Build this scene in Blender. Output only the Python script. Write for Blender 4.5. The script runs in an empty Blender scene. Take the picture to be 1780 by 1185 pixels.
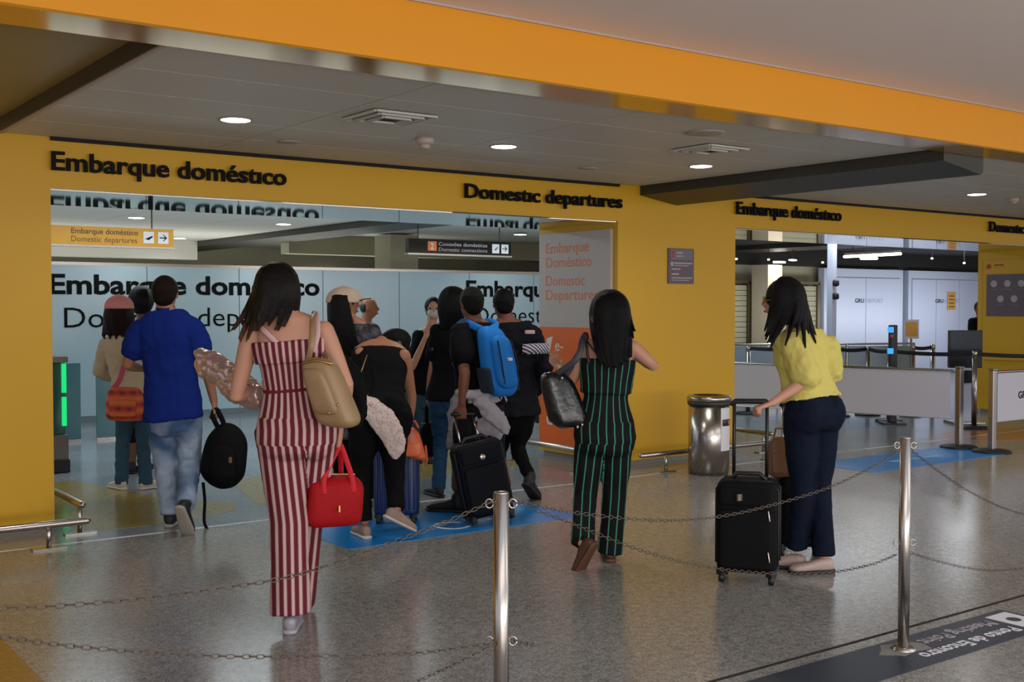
import bpy, bmesh, math, random
import numpy as np
from mathutils import Vector, Matrix
random.seed(7)
SC = bpy.context.scene
COL = SC.collection
PI = math.pi

# ---------------------------------------------------------------- camera
# world axes: +X runs along the yellow wall, +Y goes through the doorways, camera stands at (0, 0, 1.5)
F, TH, PT, EYE = 1984.0, math.radians(36.2), math.radians(1.753), 1.5
CR = Vector((math.cos(TH), -math.sin(TH), 0.0))      # camera right
CF = Vector((math.sin(TH), math.cos(TH), 0.0))       # camera forward, level
cam_d = bpy.data.cameras.new('camera'); cam = bpy.data.objects.new('camera', cam_d); COL.objects.link(cam)
cam_d.sensor_width = 36.0; cam_d.lens = F * 36.0 / 1780.0; cam_d.clip_start = 0.05; cam_d.clip_end = 200
cam.location = (0, 0, EYE); cam.rotation_euler = (PI / 2 - PT, 0, -TH)
SC.camera = cam

# ---------------------------------------------------------------- world, exposure
SC.view_settings.view_transform = 'Standard'; SC.view_settings.look = 'None'
SC.view_settings.gamma = 1.0; SC.view_settings.use_curve_mapping = False
SC.view_settings.exposure = -0.14
wd = bpy.data.worlds.new('hall_daylight'); SC.world = wd; wd.use_nodes = True
bg = wd.node_tree.nodes['Background']; bg.inputs[0].default_value = (0.80, 0.86, 1.0, 1); bg.inputs[1].default_value = 1.05

def area(name, loc, size, power, col=(1, 1, 1), rot=(0, 0, 0), spread=PI, shape='RECTANGLE'):
    l = bpy.data.lights.new(name, 'AREA'); l.shape = shape; l.size = size[0]
    if shape == 'RECTANGLE': l.size_y = size[1]
    l.energy = power; l.color = col; l.spread = spread
    o = bpy.data.objects.new(name, l); COL.objects.link(o); o.location = loc; o.rotation_euler = rot
    return o
WARM, COOL = (1.0, 0.80, 0.60), (0.80, 0.93, 1.0)
# high hall lighting behind and beside the camera, tilted on the front of the doorways
area('hall_light', (0.0, -2.5, 4.6), (8, 3.0), 130, (1.0, 0.84, 0.68), (math.radians(55), 0, 0))
area('hall_light', (10.5, -1.5, 4.6), (8, 3.0), 110, (1.0, 0.86, 0.74), (math.radians(45), 0, 0))
area('hall_fill', (-1.0, -9.0, 1.9), (14, 2.6), 400, (1.0, 0.84, 0.70), (math.radians(90), 0, math.radians(-8)))  # added low fill, not a window, sends light in under the fascia
area('hall_fill', (16.0, -7.0, 1.9), (10, 2.6), 220, (1.0, 0.86, 0.74), (math.radians(90), 0, math.radians(12)))  # second added fill of the same kind, further right
# added fill behind the camera, not a hall lamp, to brighten the ceilings
area('hall_ceiling_fill', (3.0, -4.2, 1.0), (12, 1.2), 330, (1.0, 0.93, 0.88), (math.radians(138), 0, 0))
# luminaires of the boarding hall beyond the doorways
area('boarding_hall_light', (4.6, 11.1, 2.58), (4.5, 0.5), 75, COOL)
area('boarding_hall_light', (9.6, 11.3, 2.58), (4.5, 0.5), 65, COOL)
area('boarding_hall_light', (15.5, 11.0, 2.58), (4.5, 0.5), 70, (0.9, 0.94, 1.0))
area('boarding_hall_light', (20.5, 11.6, 2.58), (4.5, 0.5), 80, (0.9, 0.94, 1.0))

# added upward fills that brighten ceilings and background beyond the doorways; no lamps there
area('boarding_ceiling_fill', (6.5, 12.0, 1.0), (9.0, 1.6), 60, COOL, (PI, 0, 0))
area('boarding_ceiling_fill', (6.0, 17.5, 1.6), (9.0, 2.0), 110, (0.95, 0.97, 0.9), (PI, 0, 0))
area('boarding_ceiling_fill', (19.0, 13.6, 1.2), (8.0, 0.4), 60, (0.9, 0.94, 1.0), (math.radians(115), 0, 0))

# ---------------------------------------------------------------- helpers
def P(px, py, d):
    """point seen at pixel (px, py) at level distance d from the camera"""
    c, s = math.cos(PT), math.sin(PT)
    X = (px - 890) / F; u = (592.5 - py) / F
    Y = c + u * s; Z = -s + u * c
    return CR * (X / Y * d) + CF * d + Vector((0, 0, EYE + Z / Y * d))

def lin(h):
    h = h.lstrip('#'); v = [int(h[i:i + 2], 16) / 255 for i in (0, 2, 4)]
    return tuple((x / 12.92 if x <= 0.04045 else ((x + 0.055) / 1.055) ** 2.4) for x in v) + (1,)

def mat(name, col, rough=0.6, metal=0.0, var=0.10, scale=8.0, bump=0.0, bscale=60.0, spec=0.5, emit=0.0, aniso=None, trans=0.0, coat=0.0):
    m = bpy.data.materials.new(name); m.use_nodes = True; nt = m.node_tree; N = nt.nodes; L = nt.links
    b = N['Principled BSDF']; b.inputs['Roughness'].default_value = rough; b.inputs['Metallic'].default_value = metal
    b.inputs['Specular IOR Level'].default_value = spec
    if coat: b.inputs['Coat Weight'].default_value = coat; b.inputs['Coat Roughness'].default_value = 0.15
    c = lin(col)
    tc = N.new('ShaderNodeTexCoord'); no = N.new('ShaderNodeTexNoise'); no.inputs['Scale'].default_value = scale; no.inputs['Detail'].default_value = 4
    if aniso:
        mp = N.new('ShaderNodeMapping'); mp.inputs['Scale'].default_value = aniso
        L.new(tc.outputs['Object'], mp.inputs[0]); src = mp.outputs[0]
    else: src = tc.outputs['Object']
    L.new(src, no.inputs['Vector'])
    mx = N.new('ShaderNodeMix'); mx.data_type = 'RGBA'
    mx.inputs[6].default_value = tuple(x * (1 - var) for x in c[:3]) + (1,)
    mx.inputs[7].default_value = tuple(min(1, x * (1 + var)) for x in c[:3]) + (1,)
    L.new(no.outputs['Fac'], mx.inputs[0]); L.new(mx.outputs[2], b.inputs['Base Color'])
    if bump:
        n2 = N.new('ShaderNodeTexNoise'); n2.inputs['Scale'].default_value = bscale; n2.inputs['Detail'].default_value = 3
        L.new(src, n2.inputs['Vector'])
        bp = N.new('ShaderNodeBump'); bp.inputs['Strength'].default_value = bump; bp.inputs['Distance'].default_value = 0.01
        L.new(n2.outputs['Fac'], bp.inputs['Height']); L.new(bp.outputs[0], b.inputs['Normal'])
    if emit: b.inputs['Emission Color'].default_value = c; b.inputs['Emission Strength'].default_value = emit
    if trans: b.inputs['Transmission Weight'].default_value = trans
    return m

WLOC = {}
class MB:
    """collects closed shapes in world coordinates and links them as one mesh object"""
    def __init__(s): s.v = []; s.f = []
    def add(s, vs, fs):
        k = len(s.v); s.v += [tuple(v) for v in vs]; s.f += [tuple(i + k for i in f) for f in fs]; return s
    def box(s, c, size, M=None):
        c = Vector(c); hx, hy, hz = [x / 2 for x in size]
        vs = [Vector((x, y, z)) for x in (-hx, hx) for y in (-hy, hy) for z in (-hz, hz)]
        if M is not None: vs = [M @ v for v in vs]
        return s.add([v + c for v in vs], [(0, 1, 3, 2), (4, 6, 7, 5), (0, 4, 5, 1), (2, 3, 7, 6), (0, 2, 6, 4), (1, 5, 7, 3)])
    def bx(s, x0, x1, y0, y1, z0, z1): return s.box(((x0 + x1) / 2, (y0 + y1) / 2, (z0 + z1) / 2), (abs(x1 - x0), abs(y1 - y0), abs(z1 - z0)))
    def obox(s, c, ax, ay, az):
        c = Vector(c); vs = [c + ax * i + ay * j + az * k for i in (-1, 1) for j in (-1, 1) for k in (-1, 1)]
        return s.add(vs, [(0, 1, 3, 2), (4, 6, 7, 5), (0, 4, 5, 1), (2, 3, 7, 6), (0, 2, 6, 4), (1, 5, 7, 3)])
    def loft(s, st, n=16, pw=2.0):
        k = len(s.v)
        for (c, a, b) in st:
            for i in range(n):
                t = 2 * PI * i / n; x, y = math.cos(t), math.sin(t)
                if pw != 2.0:
                    x = math.copysign(abs(x) ** (2 / pw), x); y = math.copysign(abs(y) ** (2 / pw), y)
                s.v.append(tuple(c + a * x + b * y))
        m = len(st)
        for j in range(m - 1):
            for i in range(n):
                i2 = (i + 1) % n
                s.f.append((k + j * n + i, k + j * n + i2, k + (j + 1) * n + i2, k + (j + 1) * n + i))
        s.f.append(tuple(k + i for i in reversed(range(n)))); s.f.append(tuple(k + (m - 1) * n + i for i in range(n)))
        return s
    def tube(s, pts, rad, n=10, flat=None, caps=True):
        """round tube along points; rad a number or a list; flat=(vector, factor) squashes it along a direction"""
        pts = [Vector(p) for p in pts]
        if not hasattr(rad, '__len__'): rad = [rad] * len(pts)
        T = []
        for i in range(len(pts)):
            t = (pts[min(i + 1, len(pts) - 1)] - pts[max(i - 1, 0)]); T.append(t.normalized() if t.length > 1e-9 else Vector((0, 0, 1)))
        a = T[0].orthogonal().normalized(); st = []
        if flat is not None: a = (flat[0] - T[0] * flat[0].dot(T[0])).normalized()
        for i, p in enumerate(pts):
            a = (a - T[i] * a.dot(T[i])); a = a.normalized() if a.length > 1e-6 else T[i].orthogonal().normalized()
            b = T[i].cross(a); fa = 1.0 if flat is None else flat[1]
            if caps and i == 0:
                for q in (0.0, 0.6): st.append((p - T[0] * rad[0] * math.cos(q * PI / 2) * (1 if q == 0 else 1), a * max(rad[0] * math.sin(q * PI / 2), rad[0] * 0.15) * fa, b * max(rad[0] * math.sin(q * PI / 2), rad[0] * 0.15)))
            st.append((p, a * rad[i] * fa, b * rad[i]))
            if caps and i == len(pts) - 1:
                for q in (0.6, 0.0): st.append((p + T[i] * rad[i] * math.cos(q * PI / 2), a * max(rad[i] * math.sin(q * PI / 2), rad[i] * 0.15) * fa, b * max(rad[i] * math.sin(q * PI / 2), rad[i] * 0.15)))
        return s.loft(st, n)
    def cyl(s, p0, p1, r, n=20, r1=None):
        p0, p1 = Vector(p0), Vector(p1); t = (p1 - p0).normalized(); a = t.orthogonal().normalized(); b = t.cross(a)
        r1 = r if r1 is None else r1
        return s.loft([(p0, a * r, b * r), (p1, a * r1, b * r1)], n)
    def lathe(s, c, prof, n=32):
        c = Vector(c); return s.loft([(c + Vector((0, 0, z)), Vector((r, 0, 0)), Vector((0, r, 0))) for z, r in prof], n)
    def ell(s, c, ax, ay, az, n=16, m=9):
        c = Vector(c); st = []
        for j in range(m + 1):
            t = -PI / 2 + PI * j / m; q = max(math.cos(t), 0.05)
            st.append((c + az * math.sin(t), ax * q, ay * q))
        return s.loft(st, n)
    def soft(s, c, ax, ay, az, pw=5, n=28, r=0.12, m=4, top=1.0):
        """rounded box: centre, half-extent vectors; az is the long axis; top scales the upper end"""
        c = Vector(c); st = []; L = az.length; u = az / L
        rr = r
        zs = [(-L + rr * (1 - math.cos(q)), 1 - (rr / max(ax.length, ay.length)) * (1 - math.sin(q))) for q in [PI / 2 * i / m for i in range(m + 1)]]
        low = zs; high = [(-z, k) for z, k in reversed(zs)]
        for z, k in low + high:
            g = 1 + (top - 1) * ((z + L) / (2 * L))
            st.append((c + u * z, ax * k * g, ay * k * g))
        return s.loft(st, n, pw)
    def poly(s, pts, z0, z1):
        n = len(pts); vs = [(x, y, z0) for x, y in pts] + [(x, y, z1) for x, y in pts]
        fs = [tuple(reversed(range(n))), tuple(range(n, 2 * n))] + [(i, (i + 1) % n, n + (i + 1) % n, n + i) for i in range(n)]
        return s.add(vs, fs)
    def prism(s, pts, vec):
        n = len(pts); pts = [Vector(p) for p in pts]; vec = Vector(vec)
        return s.add(pts + [p + vec for p in pts], [tuple(reversed(range(n))), tuple(range(n, 2 * n))] + [(i, (i + 1) % n, n + (i + 1) % n, n + i) for i in range(n)])
    def build(s, name, m, parent=None, smooth=False, bevel=0.0, voxel=0.0, it=4, attr=None, sub=0, fix=True, disp=None):
        me = bpy.data.meshes.new(name); me.from_pydata([tuple(v) for v in s.v], [], s.f); me.update()
        if fix or voxel:
            b_ = bmesh.new(); b_.from_mesh(me); bmesh.ops.recalc_face_normals(b_, faces=b_.faces); b_.to_mesh(me); b_.free()
        if voxel or bevel or sub or disp:
            t = bpy.data.objects.new('tmp', me); COL.objects.link(t)
            if voxel:
                r = t.modifiers.new('r', 'REMESH'); r.mode = 'VOXEL'; r.voxel_size = voxel
                if it:
                    q = t.modifiers.new('s', 'SMOOTH'); q.factor = 0.5; q.iterations = it
                smooth = True
            if disp:
                tx = bpy.data.textures.new('folds', 'CLOUDS'); tx.noise_scale = disp[1]
                q = t.modifiers.new('d', 'DISPLACE'); q.texture = tx; q.strength = disp[0]; q.mid_level = 0.5
            if bevel:
                q = t.modifiers.new('b', 'BEVEL'); q.width = bevel; q.segments = 2; q.limit_method = 'ANGLE'; q.angle_limit = math.radians(40)
            if sub:
                q = t.modifiers.new('u', 'SUBSURF'); q.levels = sub; q.render_levels = sub; smooth = True
            dg = bpy.context.evaluated_depsgraph_get(); me2 = bpy.data.meshes.new_from_object(t.evaluated_get(dg))
            bpy.data.objects.remove(t); bpy.data.meshes.remove(me); me = me2; me.name = name
        return link_mesh(name, me, m, parent, smooth, attr)

def link_mesh(name, me, m, parent=None, smooth=False, attr=None):
    n = len(me.vertices); co = np.empty(n * 3); me.vertices.foreach_get('co', co); co = co.reshape(-1, 3)
    if attr is not None:
        a = me.attributes.new('u', 'FLOAT', 'POINT'); a.data.foreach_set('value', attr(co).astype(np.float32))
    if parent is not None: off = WLOC[parent.name]
    else: off = Vector(((co[:, 0].min() + co[:, 0].max()) / 2, (co[:, 1].min() + co[:, 1].max()) / 2, co[:, 2].min()))
    o = bpy.data.objects.new(name, me); COL.objects.link(o)
    if parent is not None:
        o.parent = parent
        piv = Vector(co.mean(axis=0)); o.location = piv - off; co = co - np.array(piv); WLOC[o.name] = piv.copy()
    else: o.location = off; co = co - np.array(off); WLOC[o.name] = off.copy()
    me.vertices.foreach_set('co', co.ravel()); me.update()
    for x in (m if isinstance(m, (list, tuple)) else [m]): me.materials.append(x)
    if smooth: me.polygons.foreach_set('use_smooth', [True] * len(me.polygons))
    return o

def inst(src, name, loc, parent, M=None):
    """another object sharing src's mesh, at world location loc, optional rotation/scale matrix"""
    o = bpy.data.objects.new(name, src.data); COL.objects.link(o); o.parent = parent
    L = Vector(loc) - (WLOC[parent.name] if parent else Vector((0, 0, 0)))
    o.matrix_local = Matrix.Translation(L) @ (M.to_4x4() if M is not None else Matrix.Identity(4))
    WLOC[o.name] = Vector(loc)
    return o

def tag(o, label, cat, group=None, kind=None):
    o['label'] = label
    if cat: o['category'] = cat
    if group: o['group'] = group
    if kind: o['kind'] = kind
    return o
def struct(o): o['kind'] = 'structure'; return o
def thing(name, loc, label, cat, group=None):
    o = bpy.data.objects.new(name, None); o.empty_display_size = 0.1; COL.objects.link(o); o.location = loc; WLOC[o.name] = Vector(loc)
    return tag(o, label, cat, group)
def lab(o, l): o['label'] = l; return o

# lettering -----------------------------------------------------------------
_cap = {}
def _glyph(txt, bold, ext):
    c = bpy.data.curves.new('t', 'FONT'); c.body = txt; c.size = 1.0; c.offset = bold; c.extrude = ext; c.resolution_u = 3; c.space_character = 1.0
    o = bpy.data.objects.new('t', c); COL.objects.link(o); dg = bpy.context.evaluated_depsgraph_get()
    me = bpy.data.meshes.new_from_object(o.evaluated_get(dg)); bpy.data.objects.remove(o); bpy.data.curves.remove(c)
    co = np.empty(len(me.vertices) * 3); me.vertices.foreach_get('co', co); return me, co.reshape(-1, 3)
def text(name, txt, org, u, v, w, cap, m, parent=None, bold=0.0, thick=0.002, letters=False, lname='letter'):
    """txt starting at org (baseline left), running along u for width w, capitals cap high along v"""
    org, u, v = Vector(org), Vector(u).normalized(), Vector(v).normalized(); nrm = u.cross(v)
    full, fc = _glyph(txt, bold, 0.0); x0, x1 = fc[:, 0].min(), fc[:, 0].max(); bpy.data.meshes.remove(full)
    e, ec = _glyph('E', bold, 0.0); ch = ec[:, 1].max() - ec[:, 1].min(); base = ec[:, 1].min(); bpy.data.meshes.remove(e)
    sx, sy = w / (x1 - x0), cap / ch
    def place(me, co, dx, nm, par):
        W = (np.outer((co[:, 0] + dx - x0) * sx, u) + np.outer((co[:, 1] - base) * sy, v) + np.outer(co[:, 2] + thick, nrm) + np.array(org))
        me.vertices.foreach_set('co', W.ravel()); return link_mesh(nm, me, m, par)
    if not letters:
        me, co = _glyph(txt, bold, thick); return place(me, co, 0.0, name, parent)
    out = []
    for i, ch_ in enumerate(txt):
        if ch_ == ' ': continue
        p, pc = _glyph(txt[:i + 1], bold, 0.0); r = pc[:, 0].max(); bpy.data.meshes.remove(p)
        me, co = _glyph(ch_, bold, thick); out.append(place(me, co, r - co[:, 0].max(), lname, parent))
    return out
# ---------------------------------------------------------------- materials of the place
def yellow_mat(name, col, rough=0.42):
    return mat(name, col, rough, var=0.04, scale=1.2, bump=0.02, bscale=180, spec=0.35)
M_YEL = yellow_mat('yellow_laminate', '#CFA01E'); M_FAS = yellow_mat('orange_yellow_fascia', '#DE9518', 0.5)
M_SOFM = mat('polished_soffit_metal', '#C9C4B8', 0.03, 1.0, 0.05, 3)
M_SOFY = mat('gloss_soffit_panel', '#C9952E', 0.14, 0.6, 0.05, 3)
M_CEIL = mat('grey_ceiling_board', '#C6C4BC', 0.5, 0, 0.07, 1.4, 0.03, 40)
M_UP = mat('upper_ceiling_plaster', '#EFE3DE', 0.8, 0, 0.03, 1.5)
M_BEAM = mat('dark_beam_metal', '#3B3A34', 0.45, 0.2, 0.1, 3)
M_DARK = mat('dark_gap', '#15130F', 0.8)
M_BLACK = mat('black_letter', '#060607', 0.6, spec=0.15)
M_STEEL = mat('brushed_steel', '#B4ADA6', 0.24, 1.0, 0.07, 5, aniso=(60, 60, 1))
M_STEELD = mat('chain_steel', '#6E675E', 0.42, 1.0, 0.1, 20)
M_WHITE = mat('white_print', '#D8D8DC', 0.6, var=0.02)
M_LAMP = mat('lamp_diffuser', '#FFFFFF', 0.5, emit=9.0); M_TUBE = mat('fluorescent_tube', '#F4F7DE', 0.5, emit=6.0)
M_OFF = mat('unlit_diffuser', '#A79F99', 0.5); M_PLAST = mat('pale_plastic', '#B7A79C', 0.5)
M_CURB = mat('granite_curb', '#857B72', 0.35, var=0.2, scale=60)
M_MARKG = mat('pale_trim_metal', '#C9CDD0', 0.3, 0.6)
M_POSTG = mat('poster_grey', '#B9B1AC', 0.5, var=0.02); M_POSTO = mat('poster_orange', '#E0661B', 0.45, var=0.03)
M_OTXT = mat('poster_orange_print', '#D87848', 0.5); M_PLATE = mat('plum_plate', '#5C4B54', 0.4); M_PLATE2 = mat('grey_plate', '#6F6670', 0.4)
M_PTXT = mat('pale_plate_print', '#A8A2A6', 0.5); M_RED = mat('red_mark', '#B33322', 0.5)
M_BAN = mat('white_banner', '#C4C2CC', 0.55, var=0.03, scale=2)
M_RUB = mat('black_rubber', '#101012', 0.5); M_BELT = mat('black_belt', '#0E0E12', 0.7)
M_GREEN = mat('green_signal_lamp', '#12C46A', 0.4, emit=1.4); M_BLUEL = mat('blue_signal_lamp', '#1F86FF', 0.4, emit=1.6)
M_TEAL = mat('teal_glass_panel', '#3F6468', 0.12, var=0.1, scale=2); M_GREYB = mat('grey_cabinet', '#77706B', 0.4, 0.4)
M_SIGNY = mat('yellow_sign', '#C98F16', 0.4); M_BROWNT = mat('brown_print', '#4A3218', 0.5); M_SIGNO = mat('orange_square', '#D06A20', 0.4)
M_BEI = mat('beige_wall', '#9F9A80', 0.7, var=0.08, scale=1); M_PALE = mat('pale_blue_white_panel', '#B9C1D6', 0.4, var=0.03, scale=1)
M_FRAME = mat('bronze_frame', '#5A5138', 0.4, 0.5); M_KIOSK = mat('black_screen', '#06090D', 0.15)

def terrazzo(name, c1, c2, rough, chip=150, chipamt=0.5, broad=0.25):
    m = bpy.data.materials.new(name); m.use_nodes = True; N = m.node_tree.nodes; L = m.node_tree.links; b = N['Principled BSDF']
    g = N.new('ShaderNodeNewGeometry'); v = N.new('ShaderNodeTexVoronoi'); v.inputs['Scale'].default_value = chip
    L.new(g.outputs['Position'], v.inputs['Vector'])
    n = N.new('ShaderNodeTexNoise'); n.inputs['Scale'].default_value = 1.1; n.inputs['Detail'].default_value = 6; L.new(g.outputs['Position'], n.inputs['Vector'])
    n3 = N.new('ShaderNodeTexNoise'); n3.inputs['Scale'].default_value = 22; n3.inputs['Detail'].default_value = 8; n3.inputs['Roughness'].default_value = 0.75; L.new(g.outputs['Position'], n3.inputs['Vector'])
    bw = N.new('ShaderNodeRGBToBW'); L.new(v.outputs['Color'], bw.inputs[0])
    m1 = N.new('ShaderNodeMath'); m1.operation = 'MULTIPLY'; m1.inputs[1].default_value = chipamt; L.new(bw.outputs[0], m1.inputs[0])
    m2 = N.new('ShaderNodeMath'); m2.operation = 'MULTIPLY_ADD'; m2.inputs[1].default_value = broad; L.new(n.outputs['Fac'], m2.inputs[0]); L.new(m1.outputs[0], m2.inputs[2])
    m3 = N.new('ShaderNodeMath'); m3.operation = 'MULTIPLY_ADD'; m3.inputs[1].default_value = 0.9; m3.use_clamp = True; L.new(n3.outputs['Fac'], m3.inputs[0]); L.new(m2.outputs[0], m3.inputs[2])
    mx = N.new('ShaderNodeMix'); mx.data_type = 'RGBA'; mx.inputs[6].default_value = lin(c1); mx.inputs[7].default_value = lin(c2)
    mr = N.new('ShaderNodeMapRange'); mr.inputs[1].default_value = 0.45; mr.inputs[2].default_value = 1.15; L.new(m3.outputs[0], mr.inputs[0]); m3.use_clamp = False
    L.new(mr.outputs[0], mx.inputs[0]); L.new(mx.outputs[2], b.inputs['Base Color'])
    r = N.new('ShaderNodeMapRange'); r.inputs[3].default_value = rough * 0.8; r.inputs[4].default_value = rough * 1.35; L.new(n.outputs['Fac'], r.inputs[0]); L.new(r.outputs[0], b.inputs['Roughness'])
    b.inputs['Specular IOR Level'].default_value = 0.55
    return m
M_FLOOR = terrazzo('polished_terrazzo', '#41403C', '#ABA9A3', 0.19)
M_FLOOR2 = terrazzo('pale_terrazzo', '#6E7478', '#A9B0B4', 0.16, chipamt=0.2)
M_OCH = terrazzo('ochre_terrazzo', '#6E5026', '#A07A38', 0.22); M_YFL = terrazzo('yellow_terrazzo', '#8A7638', '#B5A055', 0.18, chipamt=0.2)
M_BLUEF = mat('blue_floor_film', '#0E7CC8', 0.3, var=0.1, scale=3); M_NAVYF = mat('slate_floor_film', '#2B3440', 0.4, var=0.2, scale=4)
M_LBL = terrazzo('blue_terrazzo', '#4F6E96', '#7B97BC', 0.16, chipamt=0.2); M_SAL = terrazzo('salmon_terrazzo', '#A8664A', '#C08068', 0.18, chipamt=0.2)

WB, WI, AL, AP, AQ, AR = 7.95, 9.14, 2.02, 7.03, 8.60, 14.85     # wall face, inner face, doorway edges along the wall
ZC, ZO = 2.62, 2.285                                             # ceiling, top of the doorways
# floor
struct(MB().bx(-8, 30, -8, 7.45, -0.1, 0).build('floor', M_FLOOR))
struct(MB().bx(-8, 30, 7.45, 30, -0.1, 0).build('floor_inner', M_FLOOR2))
struct(MB().bx(-8, 30, 7.435, 7.465, -0.02, 0.0015).build('trim_1', M_MARKG))
struct(MB().bx(1.16, 16, 3.165, 3.185, -0.02, 0.0012).build('trim_2', M_DARK))
tag(MB().bx(-7, 1.16, -3, 5.5, -0.01, 0.001).build('floor_inlay', M_OCH), 'ochre terrazzo field set into the floor at the lower left corner', 'floor inlay')
def inlay(pts, m, l):
    return tag(MB().poly(pts, -0.01, 0.0011).build('floor_inlay', m), l, 'floor inlay')
inlay([(2.15, 7.85), (2.1, 10.1), (2.74, 10.1), (3.0, 8.9), (3.42, 8.25), (3.3, 7.95), (2.87, 7.7), (2.3, 7.75)], M_YFL, 'yellow terrazzo patch in the left doorway beside the low rail')
inlay([(3.5, 8.0), (3.8, 9.3), (4.5, 9.6), (4.3, 8.1)], M_YFL, 'small yellow terrazzo patch between the backpack and the striped trousers')
inlay([(4.9, 8.4), (5.2, 10.4), (6.6, 10.6), (6.5, 8.6)], M_YFL, 'yellow terrazzo patch behind the bending woman and the suitcases')
inlay([(8.6, 7.7), (9.4, 9.6), (10.6, 9.9), (10.2, 8.0)], M_YFL, 'yellow terrazzo patch seen past the steel bin in the right doorway')
inlay([(11.0, 9.1), (12.4, 11.5), (13.4, 11.2), (12.1, 8.6)], M_LBL, 'blue terrazzo band in the right doorway under the belt posts')
inlay([(11.2, 7.6), (12.2, 7.9), (14.5, 7.4), (14.5, 6.9), (12.0, 6.95)], M_SAL, 'salmon terrazzo patch by the feet of the banner posts')
# floor films
s = tag(MB().bx(3.32, 5.2, 6.24, 7.02, -0.01, 0.003).build('floor_sticker', M_BLUEF), 'blue floor sticker with white marks under the feet of the bending woman', 'floor sticker')
for k, (x, y, r) in enumerate(((4.25, 6.5, 0.13), (4.55, 6.62, 0.1))):
    pts = []
    o = MB()
    for i in range(20):
        a0, a1 = 0.5 + i * 0.25, 0.5 + (i + 1) * 0.25
        o.prism([(x + r * math.cos(a0), y + r * math.sin(a0), 0.003), (x + (r - 0.03) * math.cos(a0), y + (r - 0.03) * math.sin(a0), 0.003), (x + (r - 0.03) * math.cos(a1), y + (r - 0.03) * math.sin(a1), 0.003), (x + r * math.cos(a1), y + r * math.sin(a1), 0.003)], (0, 0, 0.001))
    lab(o.build('printed_mark', M_WHITE, s), 'white curved mark')
s = tag(MB().bx(8.68, 10.85, 6.34, 7.06, -0.01, 0.003).build('floor_sticker', M_BLUEF), 'long blue floor sticker lying right of the woman in yellow', 'floor sticker')
lab(MB().bx(9.4, 10.2, 6.66, 6.72, 0.003, 0.0042).build('printed_mark', mat('pale_blue_print', '#7FB4DE', 0.5), s), 'pale printed line')
s = tag(MB().bx(2.6, 5.25, 2.78, 3.09, -0.01, 0.003).build('floor_sticker', M_NAVYF), 'dark slate floor strip with white meeting point lettering around the right post', 'floor sticker')
text('lettering', 'Ponto de Encontro', (5.0, 2.90, 0.003), (-1, 0, 0), (0, -1, 0), 0.72, 0.07, M_WHITE, s, 0.012, 0.0008, True)
text('lettering', 'Meeting Point', (5.0, 3.02, 0.003), (-1, 0, 0), (0, -1, 0), 0.55, 0.07, M_PTXT, s, 0.0, 0.0008, True)
lab(MB().bx(5.05, 5.22, 2.86, 3.05, 0.003, 0.0045).build('pictogram_panel', M_WHITE, s), 'white pictogram square')
lab(MB().lathe((5.13, 2.95, 0.0045), [(0, 0.035), (0.001, 0.035)], 14).build('pictogram', M_NAVYF, s), 'dark round pictogram')

# walls of the doorways: three yellow pillars and the band over the openings
def wall(name, x0, x1):
    struct(MB().bx(x0, x1, WB, WI, 0.05, ZC + 0.3).build(name, M_YEL))
    struct(MB().bx(x0 + 0.03, x1 - 0.03, WB + 0.04, WI - 0.04, 0, 0.06).build('baseboard_' + name.split('_', 1)[1], M_CURB))
wall('wall_left', -6, AL); wall('wall_middle', AP, AQ); wall('wall_right', AR, 24)
for n, (x0, x1) in (('wall_over_left_doorway', (AL, AP)), ('wall_over_right_doorway', (AQ, AR))):
    struct(MB().bx(x0, x1, WB, WI, ZO, ZC + 0.3).build(n, M_YEL))
n = 3
for x0, x1 in ((AL, AP), (AQ, AR)):
    struct(MB().bx(x0 + 0.004, x1 - 0.004, WB + 0.012, WI + 0.01, ZO - 0.012, ZO + 0.002).build('trim_%d' % n, M_SOFM)); n += 1
    struct(MB().bx(x0, x1, WB - 0.03, WB + 0.01, ZC - 0.022, ZC + 0.01).build('trim_%d' % n, M_DARK)); n += 1  # dark strip drawn for the shade in the gap under the ceiling
# ceiling boards of the lobby in front of the doorways, with open joints
def boards(x0, x1, y0, y1, z, nx, ny, m, parent):
    w, h = (x1 - x0) / nx, (y1 - y0) / ny; first = None; g = 0.004
    for i in range(nx):
        for j in range(ny):
            c = (x0 + (i + 0.5) * w, y0 + (j + 0.5) * h, z + 0.01)
            if first is None:
                first = MB().bx(c[0] - w / 2 + g, c[0] + w / 2 - g, c[1] - h / 2 + g, c[1] + h / 2 - g, z, z + 0.02).build('ceiling_panel', m, parent)
            else: inst(first, 'ceiling_panel', (c[0], c[1], c[2]), parent)
ce = struct(MB().bx(1.70, 24, 4.76, 24, ZC + 0.022, ZC + 0.3).build('ceiling', M_CEIL))
boards(1.72, 7.28, 4.78, WB - 0.04, ZC, 4, 5, M_CEIL, ce)
boards(7.8, 15.9, 4.78, WB - 0.04, ZC, 6, 5, M_CEIL, ce)
boards(1.72, 7.28, WI + 0.02, 21.0, ZC, 4, 8, M_CEIL, ce)
# front beam: orange fascia with a glossy underside
struct(MB().bx(-8, 24, 4.46, 4.76, 2.602, 2.99).build('trim_fascia', M_FAS))
struct(MB().bx(-8, 24, 4.462, 4.758, 2.592, 2.603).build('trim_fascia_soffit', M_SOFY))
struct(MB().bx(-8, 24, 4.445, 4.475, 2.875, 2.892).build('trim_fascia_bead', M_PLAST))
struct(MB().bx(-8, 24, 2.2, 4.462, 2.885, 3.1).build('ceiling_upper', M_UP))
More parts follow.
